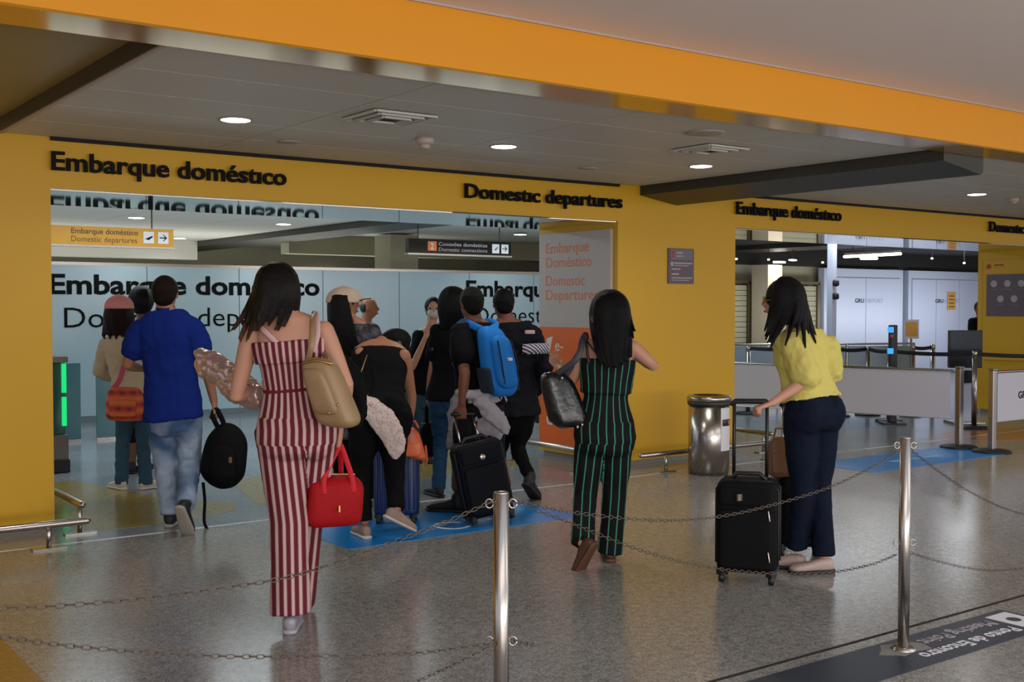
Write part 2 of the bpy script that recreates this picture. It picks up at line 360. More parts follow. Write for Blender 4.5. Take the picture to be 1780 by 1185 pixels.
# dark ceiling beams running into the building
for k, x in enumerate((7.30, 15.95)):
    struct(MB().prism([(x, 4.77, ZC + 0.03), (x, 4.77, 2.535), (x + 0.47, 4.77, 2.466), (x + 0.5, 4.77, 2.49), (x + 0.5, 4.77, ZC + 0.03)], (0, WB - 4.78, 0)).build('trim_beam_%d' % (2 * k + 1), M_BEAM))
    struct(MB().prism([(x, WI, ZC + 0.03), (x, WI, 2.535), (x + 0.47, WI, 2.50), (x + 0.5, WI, 2.52), (x + 0.5, WI, ZC + 0.03)], (0, 13.5, 0)).build('trim_beam_%d' % (2 * k + 2), M_BEAM))
struct(MB().bx(-6, 1.70, 4.765, WB + 0.3, 2.705, 2.9).build('ceiling_left', mat('bounce_tinted_ceiling_board', '#96875F', 0.5, 0, 0.12, 0.8)))  # yellow bounce light on this ceiling is put into its colour
struct(MB().bx(1.69, 1.712, 4.765, WB - 0.002, ZC + 0.003, 2.75).build('trim_gap', M_BEAM))
struct(MB().bx(1.70, 1.722, 4.765, WB - 0.03, ZC - 0.006, ZC + 0.003).build('trim_edge', M_PLAST))

# recessed downlights, each with its own light
def downlight(x, y, l, on=True, r=0.088, p=9.0, z=ZC):
    t = thing('ceiling_light' if on else 'ceiling_speaker', (x, y, z), l, 'light' if on else 'speaker', 'round fittings in the ceiling')
    MB().lathe((x, y, z), [(-0.006, r + 0.012), (-0.001, r + 0.014)], 28).build('frame', M_OFF, t, True)
    MB().lathe((x, y, z), [(-0.009, r * 0.9), (-0.0062, r)], 28).build('diffuser', M_LAMP if on else M_OFF, t, True)
    if on:
        area('downlight_lamp', (x, y, z - 0.02), (2 * r, 0), p, (1.0, 0.93, 0.84), spread=math.radians(150), shape='DISK')
downlight(2.73, 6.54, 'lit round downlight over the left end of the lettering band')
downlight(4.70, 6.52, 'lit round downlight in the middle of the lobby ceiling')
downlight(6.63, 6.50, 'lit round downlight just left of the dark ceiling beam')
downlight(10.52, 6.50, 'lit round downlight right of the dark ceiling beam')
downlight(3.39, 7.2, 'unlit round ceiling fitting above the left doorway', False, 0.07)
downlight(6.0, 7.15, 'unlit round ceiling fitting above the English lettering', False, 0.07)
downlight(5.38, 5.24, 'large pale round ceiling plate beside the front beam', False, 0.12)
for i, (x, y) in enumerate(((4.72, 14.5), (6.71, 14.45), (10.66, 14.35), (6.74, 18.5), (10.73, 20.4))):
    downlight(x, y, ('lit downlight seen above the yellow hanging sign', 'lit downlight seen right above the head of the woman in maroon stripes', 'lit downlight between the black hanging sign and the middle pillar', 'small far downlight just right of the yellow hanging sign', 'small far downlight above the beige cap')[i], True, 0.1, 5.0)
d = thing('smoke_detector', (4.05, 6.52, ZC), 'white smoke detector on the lobby ceiling', 'smoke detector')
MB().lathe((4.05, 6.52, ZC), [(-0.045, 0.04), (-0.03, 0.062), (0, 0.065)], 24).build('base', M_PLAST, d, True)
MB().lathe((4.05, 6.52, ZC), [(-0.07, 0.03), (-0.045, 0.038)], 20).build('sensor_head', M_PLAST, d, True)
d = thing('smoke_detector', (11.27, 6.55, ZC), 'small smoke detector at the right edge above the band', 'smoke detector')
MB().lathe((11.27, 6.55, ZC), [(-0.04, 0.04), (-0.02, 0.055), (0, 0.06)], 20).build('base', M_PLAST, d, True)
MB().lathe((11.27, 6.55, ZC), [(-0.055, 0.025), (-0.04, 0.035)], 16).build('sensor_head', M_PLAST, d, True)
def vent(x, y, s, l):
    t = thing('ceiling_vent', (x, y, ZC), l, 'vent', 'square air vents in the ceiling')
    MB().bx(x - s, x + s, y - s, y + s, ZC - 0.006, ZC - 0.001).build('backing', M_BEAM, t)
    for k in range(3):
        q = s * (1 - 0.28 * k)
        o = MB()
        for sx, sy, wx, wy in ((0, 1, q, 0.012), (0, -1, q, 0.012), (1, 0, 0.012, q), (-1, 0, 0.012, q)):
            o.box((x + sx * q, y + sy * q, ZC - 0.012 - 0.006 * k), (2 * wx, 2 * wy, 0.012))
        o.build('louvre_ring', M_CEIL, t)
vent(3.42, 5.9, 0.2, 'square air vent left of the smoke detector'); vent(5.95, 5.75, 0.19, 'square air vent beside the large round plate')
vent(11.6, 6.0, 0.18, 'square air vent at the right edge of the ceiling')

# black raised letters on the band
def raised(txt, x0, x1, z, cap, l):
    t = thing('wall_lettering', ((x0 + x1) / 2, WB, z), l, 'lettering', 'raised black letters on the yellow band')
    text('x', txt, (x0, WB - 0.024, z), (1, 0, 0), (0, 0, 1), x1 - x0, cap, M_BLACK, t, 0.018, 0.011, True)
raised('Embarque doméstıco', 2.02, 3.70, 2.40, 0.125, 'raised black letters reading Embarque doméstico above the left doorway')
raised('Domestıc departures', 5.31, 7.05, 2.40, 0.12, 'raised black letters reading Domestic departures above the left doorway')
raised('Embarque doméstıco', 8.58, 10.22, 2.42, 0.125, 'raised black letters reading Embarque doméstico above the right doorway')
raised('Domestıc departures', 13.1, 14.85, 2.42, 0.125, 'raised black letters starting Domestic, cut by the right picture edge')

# poster on the pillar's inner side
t = thing('wall_poster', (AP - 0.01, 8.55, 0.1), 'tall grey and orange poster on the inner side of the middle pillar', 'poster')
X = AP
MB().bx(X - 0.03, X, 8.02, 9.10, 1.293, 2.215).build('upper_sheet', M_POSTG, t)
MB().bx(X - 0.03, X, 8.02, 9.10, 0.10, 1.292).build('lower_sheet', M_POSTO, t)
for tx, z, w, b_, c in (('Embarque', 2.02, 0.66, 0.008, 0.1), ('Doméstico', 1.88, 0.70, 0.008, 0.1), ('Domestic', 1.70, 0.60, 0.0, 0.1), ('Departures', 1.56, 0.80, 0.0, 0.1)):
    text('lettering', tx, (X - 0.03, 8.99, z), (0, -1, 0), (0, 0, 1), w, c, M_OTXT, t, b_, 0.001, True)
MB().prism([(X - 0.03, 9.0, 1.05), (X - 0.03, 8.93, 1.05), (X - 0.03, 8.88, 1.2), (X - 0.03, 8.97, 1.18)], (-0.003, 0, 0)).build('printed_mark', M_WHITE, t)
text('lettering', 'e-', (X - 0.03, 8.84, 1.06), (0, -1, 0), (0, 0, 1), 0.12, 0.11, M_WHITE, t, 0.0, 0.001)
text('lettering', 'GRU', (X - 0.03, 8.98, 0.32), (0, -1, 0), (0, 0, 1), 0.30, 0.10, M_WHITE, t, 0.02, 0.001)
text('lettering', 'AIRPORT', (X - 0.03, 8.65, 0.32), (0, -1, 0), (0, 0, 1), 0.45, 0.10, mat('poster_pale_print', '#E59A6A', 0.5), t, 0.0, 0.001)
# plum notice plate on the middle pillar
B0 = WB - 0.006
t = thing('notice_plate', (7.83, B0, 1.72), 'small plum notice plate on the middle pillar above the bin', 'sign')
MB().bx(7.66, 8.005, B0 - 0.006, WB, 1.715, 2.055).build('plate', M_PLATE, t)
MB().bx(7.69, 7.985, B0 - 0.009, B0 - 0.006, 1.945, 2.045).build('header_panel', M_PLATE2, t)
for x0, x1, z0, z1, m in ((7.71, 7.735, 1.965, 2.03, M_RED), (7.765, 7.85, 2.005, 2.02, M_PTXT), (7.765, 7.86, 1.975, 1.985, M_PTXT), (7.69, 7.725, 1.885, 1.925, M_PTXT), (7.735, 7.98, 1.905, 1.92, M_PTXT), (7.735, 7.93, 1.885, 1.893, M_PTXT),
                          (7.70, 7.82, 1.85, 1.862, M_PTXT), (7.70, 7.80, 1.80, 1.815, M_PTXT), (7.70, 7.98, 1.765, 1.777, M_PTXT), (7.70, 7.94, 1.745, 1.752, M_PTXT)):
    MB().bx(x0, x1, B0 - 0.011, B0 - 0.0065, z0, z1).build('printed_line', m, t)
# yellow poster with pictogram plate on the right pillar's inner side
X = AR; t = thing('wall_poster', (X - 0.01, 8.4, 0.7), 'yellow poster with a plum plate of white round pictograms at the right edge', 'poster')
MB().bx(X - 0.03, X, 7.98, 9.04, 0.75, 2.14).build('sheet', M_YEL, t)
MB().bx(X - 0.045, X - 0.03, 8.05, 8.98, 1.36, 1.94).build('plate', M_PLATE, t)
lab(MB().lathe((0, 0, 0), [(0, 0.035), (0.004, 0.035)], 14).build('tmp', M_RED, t), 'red round mark')
o = [c for c in t.children if c.name.startswith('tmp')][0]; o.name = 'round_mark'; o.rotation_euler = (0, -PI / 2, 0); o.location = Vector((X - 0.033, 8.96, 2.05)) - WLOC[t.name]
MB().bx(X - 0.033, X - 0.03, 8.74, 8.88, 2.06, 2.075).build('printed_line', M_BROWNT, t); MB().bx(X - 0.033, X - 0.03, 8.70, 8.88, 2.03, 2.04).build('printed_line', M_OTXT, t)
disc = None
for y, z in ((8.87, 1.81), (8.67, 1.81), (8.47, 1.81), (8.27, 1.81), (8.77, 1.60), (8.57, 1.60), (8.37, 1.60)):
    if disc is None: disc = MB().cyl((X - 0.05, y, z), (X - 0.045, y, z), 0.048, 20).build('pictogram', M_PTXT, t)
    else: inst(disc, 'pictogram', (X - 0.0475, y, z), t)
    MB().bx(X - 0.0485, X - 0.045, y - 0.06, y + 0.06, z - 0.085, z - 0.073).build('printed_line', M_PLATE2, t)

# low steel bumper rails
def rail(pts, posts, l, r=0.024):
    t = thing('bumper_rail', posts[0], l, 'rail', 'low steel rails round the pillars')
    MB().tube(pts, r, 14).build('bar', M_STEEL, t, True)
    for p in posts:
        z = min(q[2] for q in pts)
        MB().cyl((p[0], p[1], 0.01), (p[0], p[1], z), 0.016, 12).build('post', M_STEEL, t, True)
        MB().box((p[0], p[1], 0.006), (0.2, 0.07, 0.012)).build('foot_plate', M_STEEL, t)
rail([(-3, 7.34, 0.152), (2.06, 7.34, 0.152)], [(1.83, 7.34, 0), (0.6, 7.34, 0)], 'low steel rail in front of the left pillar')
rail([(2.12, 7.66, 0.2), (2.12, 9.1, 0.2)], [(2.12, 7.72, 0), (2.12, 8.9, 0)], 'low steel rail along the inner side of the left pillar')
rail([(6.9, 7.48, 0.17), (8.95, 7.48, 0.17)], [(7.2, 7.48, 0), (8.6, 7.48, 0)], 'low steel rail in front of the middle pillar behind the bin')
rail([(6.55, 7.8, 0.2), (6.55, 9.1, 0.2)], [(6.55, 7.9, 0), (6.55, 8.95, 0)], 'low steel rail below the grey and orange poster')
rail([(8.98, 7.8, 0.2), (8.98, 9.1, 0.2)], [(8.98, 7.9, 0), (8.98, 8.95, 0)], 'low steel rail in the right doorway beyond the bin')
inlay([(7.35, 7.62), (7.3, 7.82), (7.8, 7.84), (7.75, 7.6)], M_YFL, 'small yellow floor mark under the rail of the middle pillar')

# frosted glass wall of the boarding hall
GB = 15.1; GK = GB / 13.1
def gz(z): return 1.5 + (z - 1.5) * GK
M_GLASSW = mat('frosted_glass_film', '#A9C6D3', 0.28, var=0.05, scale=0.8, spec=0.6, coat=0.5)
g = struct(MB().bx(1.0, 13.9, GB + 0.035, GB + 0.06, 0, 2.0).build('wall_glass', M_GLASSW))
p0 = None
for i in range(10):
    x = 1.18 + i * 1.29
    if p0 is None: p0 = MB().bx(x + 0.004, x + 1.282, GB, GB + 0.03, 0.08, gz(1.955)).build('glass_panel', M_GLASSW, g)
    else: inst(p0, 'glass_panel', (x + 0.643, GB + 0.015, (0.08 + gz(1.955)) / 2), g)
MB().bx(1, 13.9, GB + 0.001, GB + 0.06, gz(1.957), gz(1.99)).build('top_channel', M_STEEL, g)
M_SKG = mat('grey_skirting', '#6E7F86', 0.35)
MB().bx(1, 13.9, GB + 0.001, GB + 0.034, 0, 0.078).build('skirting', M_SKG, g)
for x0, l in ((3.30 * GK, 'black Embarque doméstico print on the left part of the frosted glass wall'), (8.80 * GK, 'black Embarque doméstico print on the frosted glass wall behind the short haired men')):
    t = thing('glass_lettering', (x0 + 1.6, GB, 1.2), l, 'lettering', 'black prints on the frosted glass wall')
    text('lettering', 'Embarque doméstico', (x0, GB - 0.004, gz(1.63)), (1, 0, 0), (0, 0, 1), 3.27 * GK, 0.225 * GK, M_BLACK, t, 0.028, 0.001, True)
    text('lettering', 'Domestic departures', (x0 + 0.18, GB - 0.004, gz(1.262)), (1, 0, 0), (0, 0, 1), 3.1 * GK, 0.22 * GK, M_BLACK, t, -0.004, 0.001, True)
# space beyond the glass wall
struct(MB().bx(-4, 16.5, 21.2, 21.4, 0, 3).build('wall_back', M_BEI))
for i, x in enumerate((9.0, 13.5)):
    struct(MB().bx(x, x + 0.5, 15.5, 16.0, 0, ZC).build('trim_column_%d' % (i + 1), M_BEI))
# bulkheads under the far ceiling
struct(MB().bx(7.8, 16, 16.6, 16.9, 2.33, ZC + 0.02).build('trim_bulkhead_1', M_BEI))
struct(MB().bx(-3, 7.3, 19.2, 19.5, 2.30, ZC + 0.02).build('trim_bulkhead_2', M_CEIL))
# ---------------------------------------------------------------- hanging signs
def hanging(x0, x1, y, z0, z1, m, l):
    t = thing('hanging_sign', ((x0 + x1) / 2, y, z0), l, 'sign')
    MB().bx(x0, x1, y, y + 0.08, z0, z1).build('sign_box', m, t)
    lab(MB().bx(x0 - 0.01, x1 + 0.012, y - 0.006, y + 0.085, z0 - 0.02, z0).build('lower_edge', M_STEEL, t), 'pale metal lower edge')
    for x in (x0 + 0.2 * (x1 - x0) * 0.5, x1 - 0.1 * (x1 - x0)):
        MB().cyl((x, y + 0.04, z1), (x, y + 0.04, ZC + 0.01), 0.008, 8).build('rod', M_BEAM, t)
    return t
def arrow(x, y, z, s, m, par):
    MB().bx(x - s, x + s * 0.7, y - 0.004, y, z - s * 0.13, z + s * 0.13).prism([(x + s, y - 0.004, z), (x + 0.1 * s, y - 0.004, z + 0.85 * s), (x - 0.15 * s, y - 0.004, z + 0.85 * s), (x + 0.65 * s, y - 0.004, z), (x - 0.15 * s, y - 0.004, z - 0.85 * s), (x + 0.1 * s, y - 0.004, z - 0.85 * s)], (0, 0.004, 0)).build('arrow', m, par)
Y = 12.3; KS = Y / 10.8
def kx(x): return x * KS
def kz(z): return 1.5 + (z - 1.5) * KS
t = hanging(kx(1.9), kx(3.87), Y, kz(2.063), kz(2.235), M_SIGNY, 'yellow hanging sign with white squares behind the left pillar')
text('lettering', 'Embarque doméstico', (kx(2.92), Y, kz(2.165)), (1, 0, 0), (0, 0, 1), .61 * KS, 0.05 * KS, M_BROWNT, t, 0.01, 0.001)
text('lettering', 'Domestic departures', (kx(2.92), Y, kz(2.092)), (1, 0, 0), (0, 0, 1), .60 * KS, 0.05 * KS, M_BROWNT, t, -0.005, 0.001)
for x in (3.63, 3.77): lab(MB().bx(kx(x - .05), kx(x + .05), Y - 0.004, Y, kz(2.095), kz(2.205)).build('icon_panel', M_WHITE, t), 'white icon square')
arrow(kx(3.77), Y - 0.004, kz(2.15), 0.04, M_BLACK, t)
MB().prism([(kx(3.595), Y - 0.008, kz(2.135)), (kx(3.66), Y - 0.008, kz(2.165)), (kx(3.67), Y - 0.008, kz(2.158)), (kx(3.63), Y - 0.008, kz(2.125))], (0, 0.004, 0)).build('plane_icon', M_BLACK, t)
t = hanging(kx(6.5), kx(7.89), Y, kz(2.085), kz(2.245), M_KIOSK, 'black hanging sign for connections with an orange number square')
lab(MB().bx(kx(6.745), kx(6.86), Y - 0.004, Y, kz(2.115), kz(2.22)).build('number_panel', M_SIGNO, t), 'orange number square')
text('lettering', '2', (kx(6.78), Y - 0.004, kz(2.13)), (1, 0, 0), (0, 0, 1), 0.045, 0.08, M_WHITE, t, 0, 0.001)
text('lettering', 'Conexões domésticas', (kx(6.89), Y, kz(2.175)), (1, 0, 0), (0, 0, 1), .66 * KS, 0.045, M_PTXT, t, 0.004, 0.001)
text('lettering', 'Domestic connections', (kx(6.89), Y, kz(2.115)), (1, 0, 0), (0, 0, 1), .66 * KS, 0.045, M_PTXT, t, -0.005, 0.001)
for x in (7.67, 7.80): lab(MB().bx(kx(x - .05), kx(x + .05), Y - 0.004, Y, kz(2.11), kz(2.215)).build('icon_panel', M_WHITE, t), 'white icon square')
arrow(kx(7.80), Y - 0.004, kz(2.165), 0.038, M_BLACK, t)
MB().prism([(kx(7.645), Y - 0.008, kz(2.15)), (kx(7.69), Y - 0.008, kz(2.185)), (kx(7.70), Y - 0.008, kz(2.175)), (kx(7.67), Y - 0.008, kz(2.14))], (0, 0.004, 0)).build('plane_icon', M_PLATE2, t)

# ---------------------------------------------------------------- boarding gates along the glass wall
def gate(x, y, l, green=False, h=1.05, m=M_GREYB):
    t = thing('ticket_gate', (x, y, 0), l, 'gate', 'ticket gates in front of the glass wall')
    MB().bx(x - 0.1, x + 0.1, y, y + 0.9, 0, 0.34).build('plinth', m, t, bevel=0.01)
    MB().bx(x - 0.08, x + 0.08, y + 0.03, y + 0.9, 0.34, h - 0.06).build('glass_body', M_TEAL, t, bevel=0.006)
    MB().bx(x - 0.1, x + 0.1, y - 0.02, y + 0.92, h - 0.06, h).build('top_plate', M_STEEL, t, bevel=0.012)
    MB().bx(x - 0.105, x + 0.105, y - 0.03, y + 0.05, 0, 0.12).build('foot', M_RUB, t, bevel=0.01)
    if green:
        for z0, z1 in ((0.42, 0.68), (0.72, 0.98)):
            lab(MB().bx(x + 0.05, x + 0.085, y + 0.0, y + 0.03, z0, z1).build('signal_strip', M_GREEN, t), 'glowing green strip')
    else: MB().bx(x - 0.03, x + 0.03, y - 0.001, y + 0.03, 0.75, 0.9).build('reader', M_KIOSK, t)
gate(2.74, 10.66, 'ticket gate with two glowing green strips beside the left pillar', True)
gate(5.55, 11.2, 'grey ticket gate behind the man in the blue shirt', False, 1.12)
gate(6.55, 11.4, 'grey ticket gate behind the rose rolled jacket', False)
gate(9.0, 11.6, 'grey ticket gate behind the black jacket with a checked stripe', False)
def leaf(x0, x1, y, l):
    t = thing('glass_barrier', ((x0 + x1) / 2, y, 0), l, 'glass barrier', 'dark glass barriers before the frosted wall')
    MB().bx(x0, x1, y, y + 0.02, 0.03, 0.87).build('glass_pane', M_TEAL, t)
    MB().bx(x0, x1, y - 0.005, y + 0.025, 0.0, 0.03).build('shoe_profile', M_STEEL, t)
leaf(3.25, 3.59, 12.98, 'dark glass barrier right beside the green lit gate'); leaf(3.76, 4.8, 12.98, 'dark glass barrier behind the girl with the pink cap')
leaf(6.2, 6.8, 13.0, 'dark glass barrier left of the woman in maroon stripes'); leaf(7.6, 9.0, 13.0, 'dark glass barrier behind the bending woman')
leaf(9.3, 10.3, 13.0, 'dark glass barrier behind the blue backpack')
t = thing('post_rail', (6.05, 11.0, 0), 'thin steel frame rail seen past the blue shirt sleeve', 'rail')
MB().tube([(5.75, 11.0, 1.02), (6.35, 11.0, 1.02)], 0.02, 10).build('bar', M_STEEL, t, True)
for x in (5.77, 6.33): MB().cyl((x, 11.0, 0), (x, 11.0, 1.02), 0.02, 10).build('post', M_STEEL, t, True)

# ---------------------------------------------------------------- beyond the right doorway
wb = struct(MB().bx(14.4, 30, 15.2, 15.4, 0, 3.0).build('wall_beyond', M_BEI))
struct(MB().bx(14.4, 30, 13.0, 15.4, 2.62, 2.9).build('ceiling_void', M_DARK))
struct(MB().bx(14.0, 30, 15.0, 15.2, 2.30, 2.65).build('trim_void', M_DARK))
struct(MB().bx(12.3, 14.4, 21.0, 21.2, 0, 2.9).build('wall_beyond_2', M_BEI))
for i, (x0, x1) in enumerate(((18.72, 21.35), (21.55, 24.4))):
    w = struct(MB().bx(x0, x1, 14.9, 15.05, 0.0, 2.27).build('wall_panel_unit_%d' % (i + 1), M_PALE))
    k = 3 if i else 2
    ww = (x1 - x0 - 0.2) / k
    f = None
    for j in range(k):
        c = (x0 + 0.1 + (j + 0.5) * ww, 14.885, 1.05)
        if f is None: f = MB().bx(c[0] - ww / 2 + 0.008, c[0] + ww / 2 - 0.008, 14.87, 14.9, 0.02, 2.08).build('panel', M_PALE, w)
        else: inst(f, 'panel', c, w)
    text('lettering', 'GRU', (x0 + 0.95, 14.868, 1.57), (1, 0, 0), (0, 0, 1), 0.30, 0.085, M_BLACK, w, 0.02, 0.001)
    text('lettering', 'AIRPORT', (x0 + 1.28, 14.868, 1.57), (1, 0, 0), (0, 0, 1), 0.62, 0.085, mat('pale_grey_print_%d' % i, '#9AA0B4', 0.5), w, 0.0, 0.001)
t = tag(MB().bx(24.4, 24.75, 14.8, 15.0, 0, 2.3).build('door_post', M_GREYB), 'dark vertical frame beside the pale wall panels', 'frame')
q = P(1666, 523, 25.5); t = thing('notice_sheet', (q.x, 14.86, q.z - 0.2), 'orange notice sheet on the pale wall panel', 'notice')
MB().bx(q.x - 0.16, q.x + 0.16, 14.858, 14.868, q.z - 0.2, q.z + 0.2).build('sheet', M_SIGNY, t)
for k in range(4): MB().bx(q.x - 0.1, q.x + 0.1, 14.855, 14.858, q.z + 0.1 - k * 0.08, q.z + 0.125 - k * 0.08).build('printed_line', M_BROWNT, t)
# bronze shop frames on the beige wall
for i, (x0, x1, l) in enumerate(((15.6, 16.55, 'bronze frame with a ribbed shutter at the left of the beige far wall'), (16.7, 18.6, 'bronze frame with a ribbed shutter behind the head of the woman in yellow'))):
    t = thing('shutter', ((x0 + x1) / 2, 14.99, 0), l, 'shutter', 'shutters on the beige far wall')
    for x in (x0, x1): MB().bx(x - 0.04, x + 0.04, 14.93, 15.05, 0, 1.95).build('jamb', M_FRAME, t)
    MB().bx(x0 - 0.04, x1 + 0.04, 14.93, 15.05, 1.93, 1.99).build('lintel', M_FRAME, t)
    sl = None
    for k in range(19):
        z = 0.05 + k * 0.1
        if sl is None: sl = MB().bx(x0 + 0.04, x1 - 0.04, 14.97, 15.03, z - 0.045, z + 0.045).build('slat', M_BEI, t)
        else: inst(sl, 'slat', ((x0 + x1) / 2, 15.0, z), t)
q = P(1322, 470, 21.9); t = thing('lit_column', (q.x, 14.7, 0), 'pale column lit from above at the left of the right doorway view', 'column')
MB().bx(q.x - 0.2, q.x + 0.2, 14.5, 14.9, 0, 2.28).build('shaft', mat('cream_column', '#C8BBA4', 0.6), t)
MB().bx(q.x - 0.12, q.x + 0.12, 14.35, 14.45, 2.31, 2.34).build('lamp', M_LAMP, t)
area('column_lamp', (q.x, 14.3, 2.30), (0.3, 0.1), 6, (1, 0.9, 0.75))
q = P(1446, 500, 17.5); t = thing('steel_mast', (q.x, q.y, 0), 'slim pale mast carrying two small cameras before the far panels', 'mast')
MB().bx(q.x - 0.05, q.x + 0.05, q.y - 0.05, q.y + 0.05, 0, ZC).build('shaft', M_PALE, t)
for z in (q.z + 0.07, q.z - 0.13): MB().lathe((q.x - 0.02, q.y - 0.09, z - 0.05), [(0, 0.03), (0.02, 0.05), (0.08, 0.05), (0.1, 0.03)], 12).build('camera', M_RUB, t, True)
# tube lights in the dark void
def tube_light(px0, py0, px1, py1, d, l):
    a, b = P(px0, py0, d), P(px1, py1, d); t = thing('tube_light', tuple((a + b) / 2), l, 'light', 'tube lights in the dark ceiling void')
    MB().tube([a, b], 0.025, 10).build('tube', M_TUBE, t, True)
    MB().obox((a + b) / 2 + Vector((0, 0, 0.05)), (b - a) / 2, CF * 0.03, Vector((0, 0, 0.012))).build('housing', M_GREYB, t)
    for k in (0.15, 0.85):
        q = a.lerp(b, k); MB().cyl(q + Vector((0, 0, 0.06)), (q.x, q.y, 2.7), 0.006, 6).build('hanger', M_BEAM, t)
tube_light(1468, 446, 1565, 441, 19.5, 'long lit tube light in the dark ceiling void'); tube_light(1497, 449, 1524, 449, 21, 'short lit tube light just under the long one')
for k, (px, py) in enumerate(((1280, 450), (1336, 451), (1378, 452), (1430, 456), (1620, 449), (1676, 457))):
    q = P(px, py, 20.5); t = thing('spot_lamp', tuple(q), ('tiny lit spot at the far left of the dark void', 'tiny lit spot right of the lit column', 'wide lit spot above the head of the woman in yellow', 'tiny lit spot beside the pale mast', 'faint lit spot right of the tube lights', 'lit spot next to the right pillar')[k], 'light', 'spots in the dark ceiling void')
    MB().ell(q, Vector((0.022 if k != 2 else 0.12, 0, 0)), Vector((0, 0.022, 0)), Vector((0, 0, 0.018)), 10, 6).build('bulb', M_TUBE, t, True)
    MB().cyl(q + Vector((0, 0, 0.02)), (q.x, q.y, 2.7), 0.008, 6).build('stem', M_BEAM, t)

# belt posts
def belt_post(x, y, l, h=0.95, m=M_STEEL):
    t = thing('belt_post', (x, y, 0), l, 'barrier post', 'belt posts in the right doorway')
    MB().lathe((x, y, 0), [(0, 0.17), (0.015, 0.175), (0.03, 0.15), (0.04, 0.05)], 28).build('base', M_RUB, t, True)
    MB().cyl((x, y, 0.03), (x, y, h - 0.07), 0.03, 16).build('pole', m, t, True)
    MB().lathe((x, y, h - 0.07), [(0, 0.034), (0.065, 0.034), (0.07, 0.028)], 16).build('belt_head', M_STEEL if m is M_STEEL else M_RUB, t, True)
    return Vector((x, y, h - 0.035))
BP = {}
for n, px, py, l in (('a', 1455, 724, 'belt post just right of the woman in yellow'), ('b', 1508, 722, 'second belt post right of the woman in yellow'), ('c', 1545, 733, 'belt post with its dark round foot in full view'),
                     ('d', 1585, 716, 'belt post below the framed yellow notice'), ('e', 1620, 714, 'belt post left of the black kiosk screen'), ('f', 1693, 745, 'belt post at the far edge of the right pillar'),
                     ('g', 1300, 720, 'belt post seen left of the woman in yellow')):
    d = 2976 / (py - 532); q = P(px, py, d); BP[n] = belt_post(q.x, q.y, l)
q = P(1860, 760, 13.6); BP['h'] = Vector((q.x, q.y, 0.915))
def belt(a, b, l):
    a, b = BP[a], BP[b]; u = (b - a).normalized(); n_ = u.cross(Vector((0, 0, 1)))
    m = (a + b) / 2 - Vector((0, 0, 0.012)); 
    o = MB(); st = []
    for k in range(9):
        f = k / 8; c = a.lerp(b, f) - Vector((0, 0, 0.02 * 4 * f * (1 - f))); st.append((c, Vector((0, 0, 0.025)), n_ * 0.002))
    tag(o.loft(st, 4, 2).build('belt', M_BELT, None), l, 'barrier belt', 'black belts between the belt posts')
belt('g', 'a', 'black belt running behind the woman in yellow'); belt('a', 'b', 'short black belt right of the woman in yellow'); belt('b', 'c', 'black belt slanting to the dark footed post')
belt('c', 'f', 'long black belt running to the right pillar'); belt('f', 'h', 'black belt crossing before the right pillar'); belt('d', 'e', 'black belt between the two rear posts')
# banners hung between flat posts
def banner(p0, p1, l, txt=None):
    p0, p1 = Vector(p0), Vector(p1); u = (p1 - p0).normalized(); n_ = u.cross(Vector((0, 0, 1)))
    t = thing('banner', tuple((p0 + p1) / 2), l, 'banner', 'white banners between the banner posts')
    L = (p1 - p0).length / 2; m = (p0 + p1) / 2
    MB().obox(m + Vector((0, 0, 0.56)), u * (L - 0.04), n_ * 0.004, Vector((0, 0, 0.245))).build('panel', M_BAN, t)
    MB().tube([p0 + Vector((0, 0, 0.82)), p1 + Vector((0, 0, 0.82))], 0.014, 10).build('top_bar', M_STEEL, t, True)
    MB().tube([p0 + u * 0.04 + Vector((0, 0, 0.31)), p1 - u * 0.04 + Vector((0, 0, 0.31))], 0.008, 8).build('bottom_bar', M_MARKG, t, True)
    if txt:
        for s_, w, x, b_ in txt:
            text('lettering', s_, p0 + u * x + n_ * 0.005 + Vector((0, 0, 0.53)), u, (0, 0, 1), w, 0.075, M_BLACK, t, b_, 0.001)
def banner_post(x, y, l):
    t = thing('banner_post', (x, y, 0), l, 'barrier post', 'flat banner posts by the right doorway')
    MB().lathe((x, y, 0), [(0, 0.19), (0.012, 0.195), (0.025, 0.17), (0.035, 0.06)], 30).build('base', M_RUB, t, True)
    MB().bx(x - 0.035, x + 0.035, y - 0.03, y + 0.03, 0.02, 0.845).build('pole', M_STEEL, t, bevel=0.008)
    MB().bx(x - 0.04, x + 0.04, y - 0.035, y + 0.035, 0.845, 0.86).build('cap', M_STEEL, t, bevel=0.004)
banner_post(10.94, 6.93, 'flat banner post at the right end of the long white banner'); banner_post(10.88, 6.52, 'flat banner post at the left end of the banner with lettering')
banner_post(10.1, 9.75, 'flat banner post hidden behind the woman in yellow'); banner_post(12.9, 6.5, 'flat banner post at the far right')
banner((10.1, 9.75, 0), (10.90, 6.97, 0), 'long plain white banner right of the woman in yellow'); banner((10.93, 6.52, 0), (12.87, 6.5, 0), 'white banner with black lettering at the right edge', [('GRU', 0.22, 0.42, 0.02), ('AIRPORT', 0.42, 0.68, 0.0)])
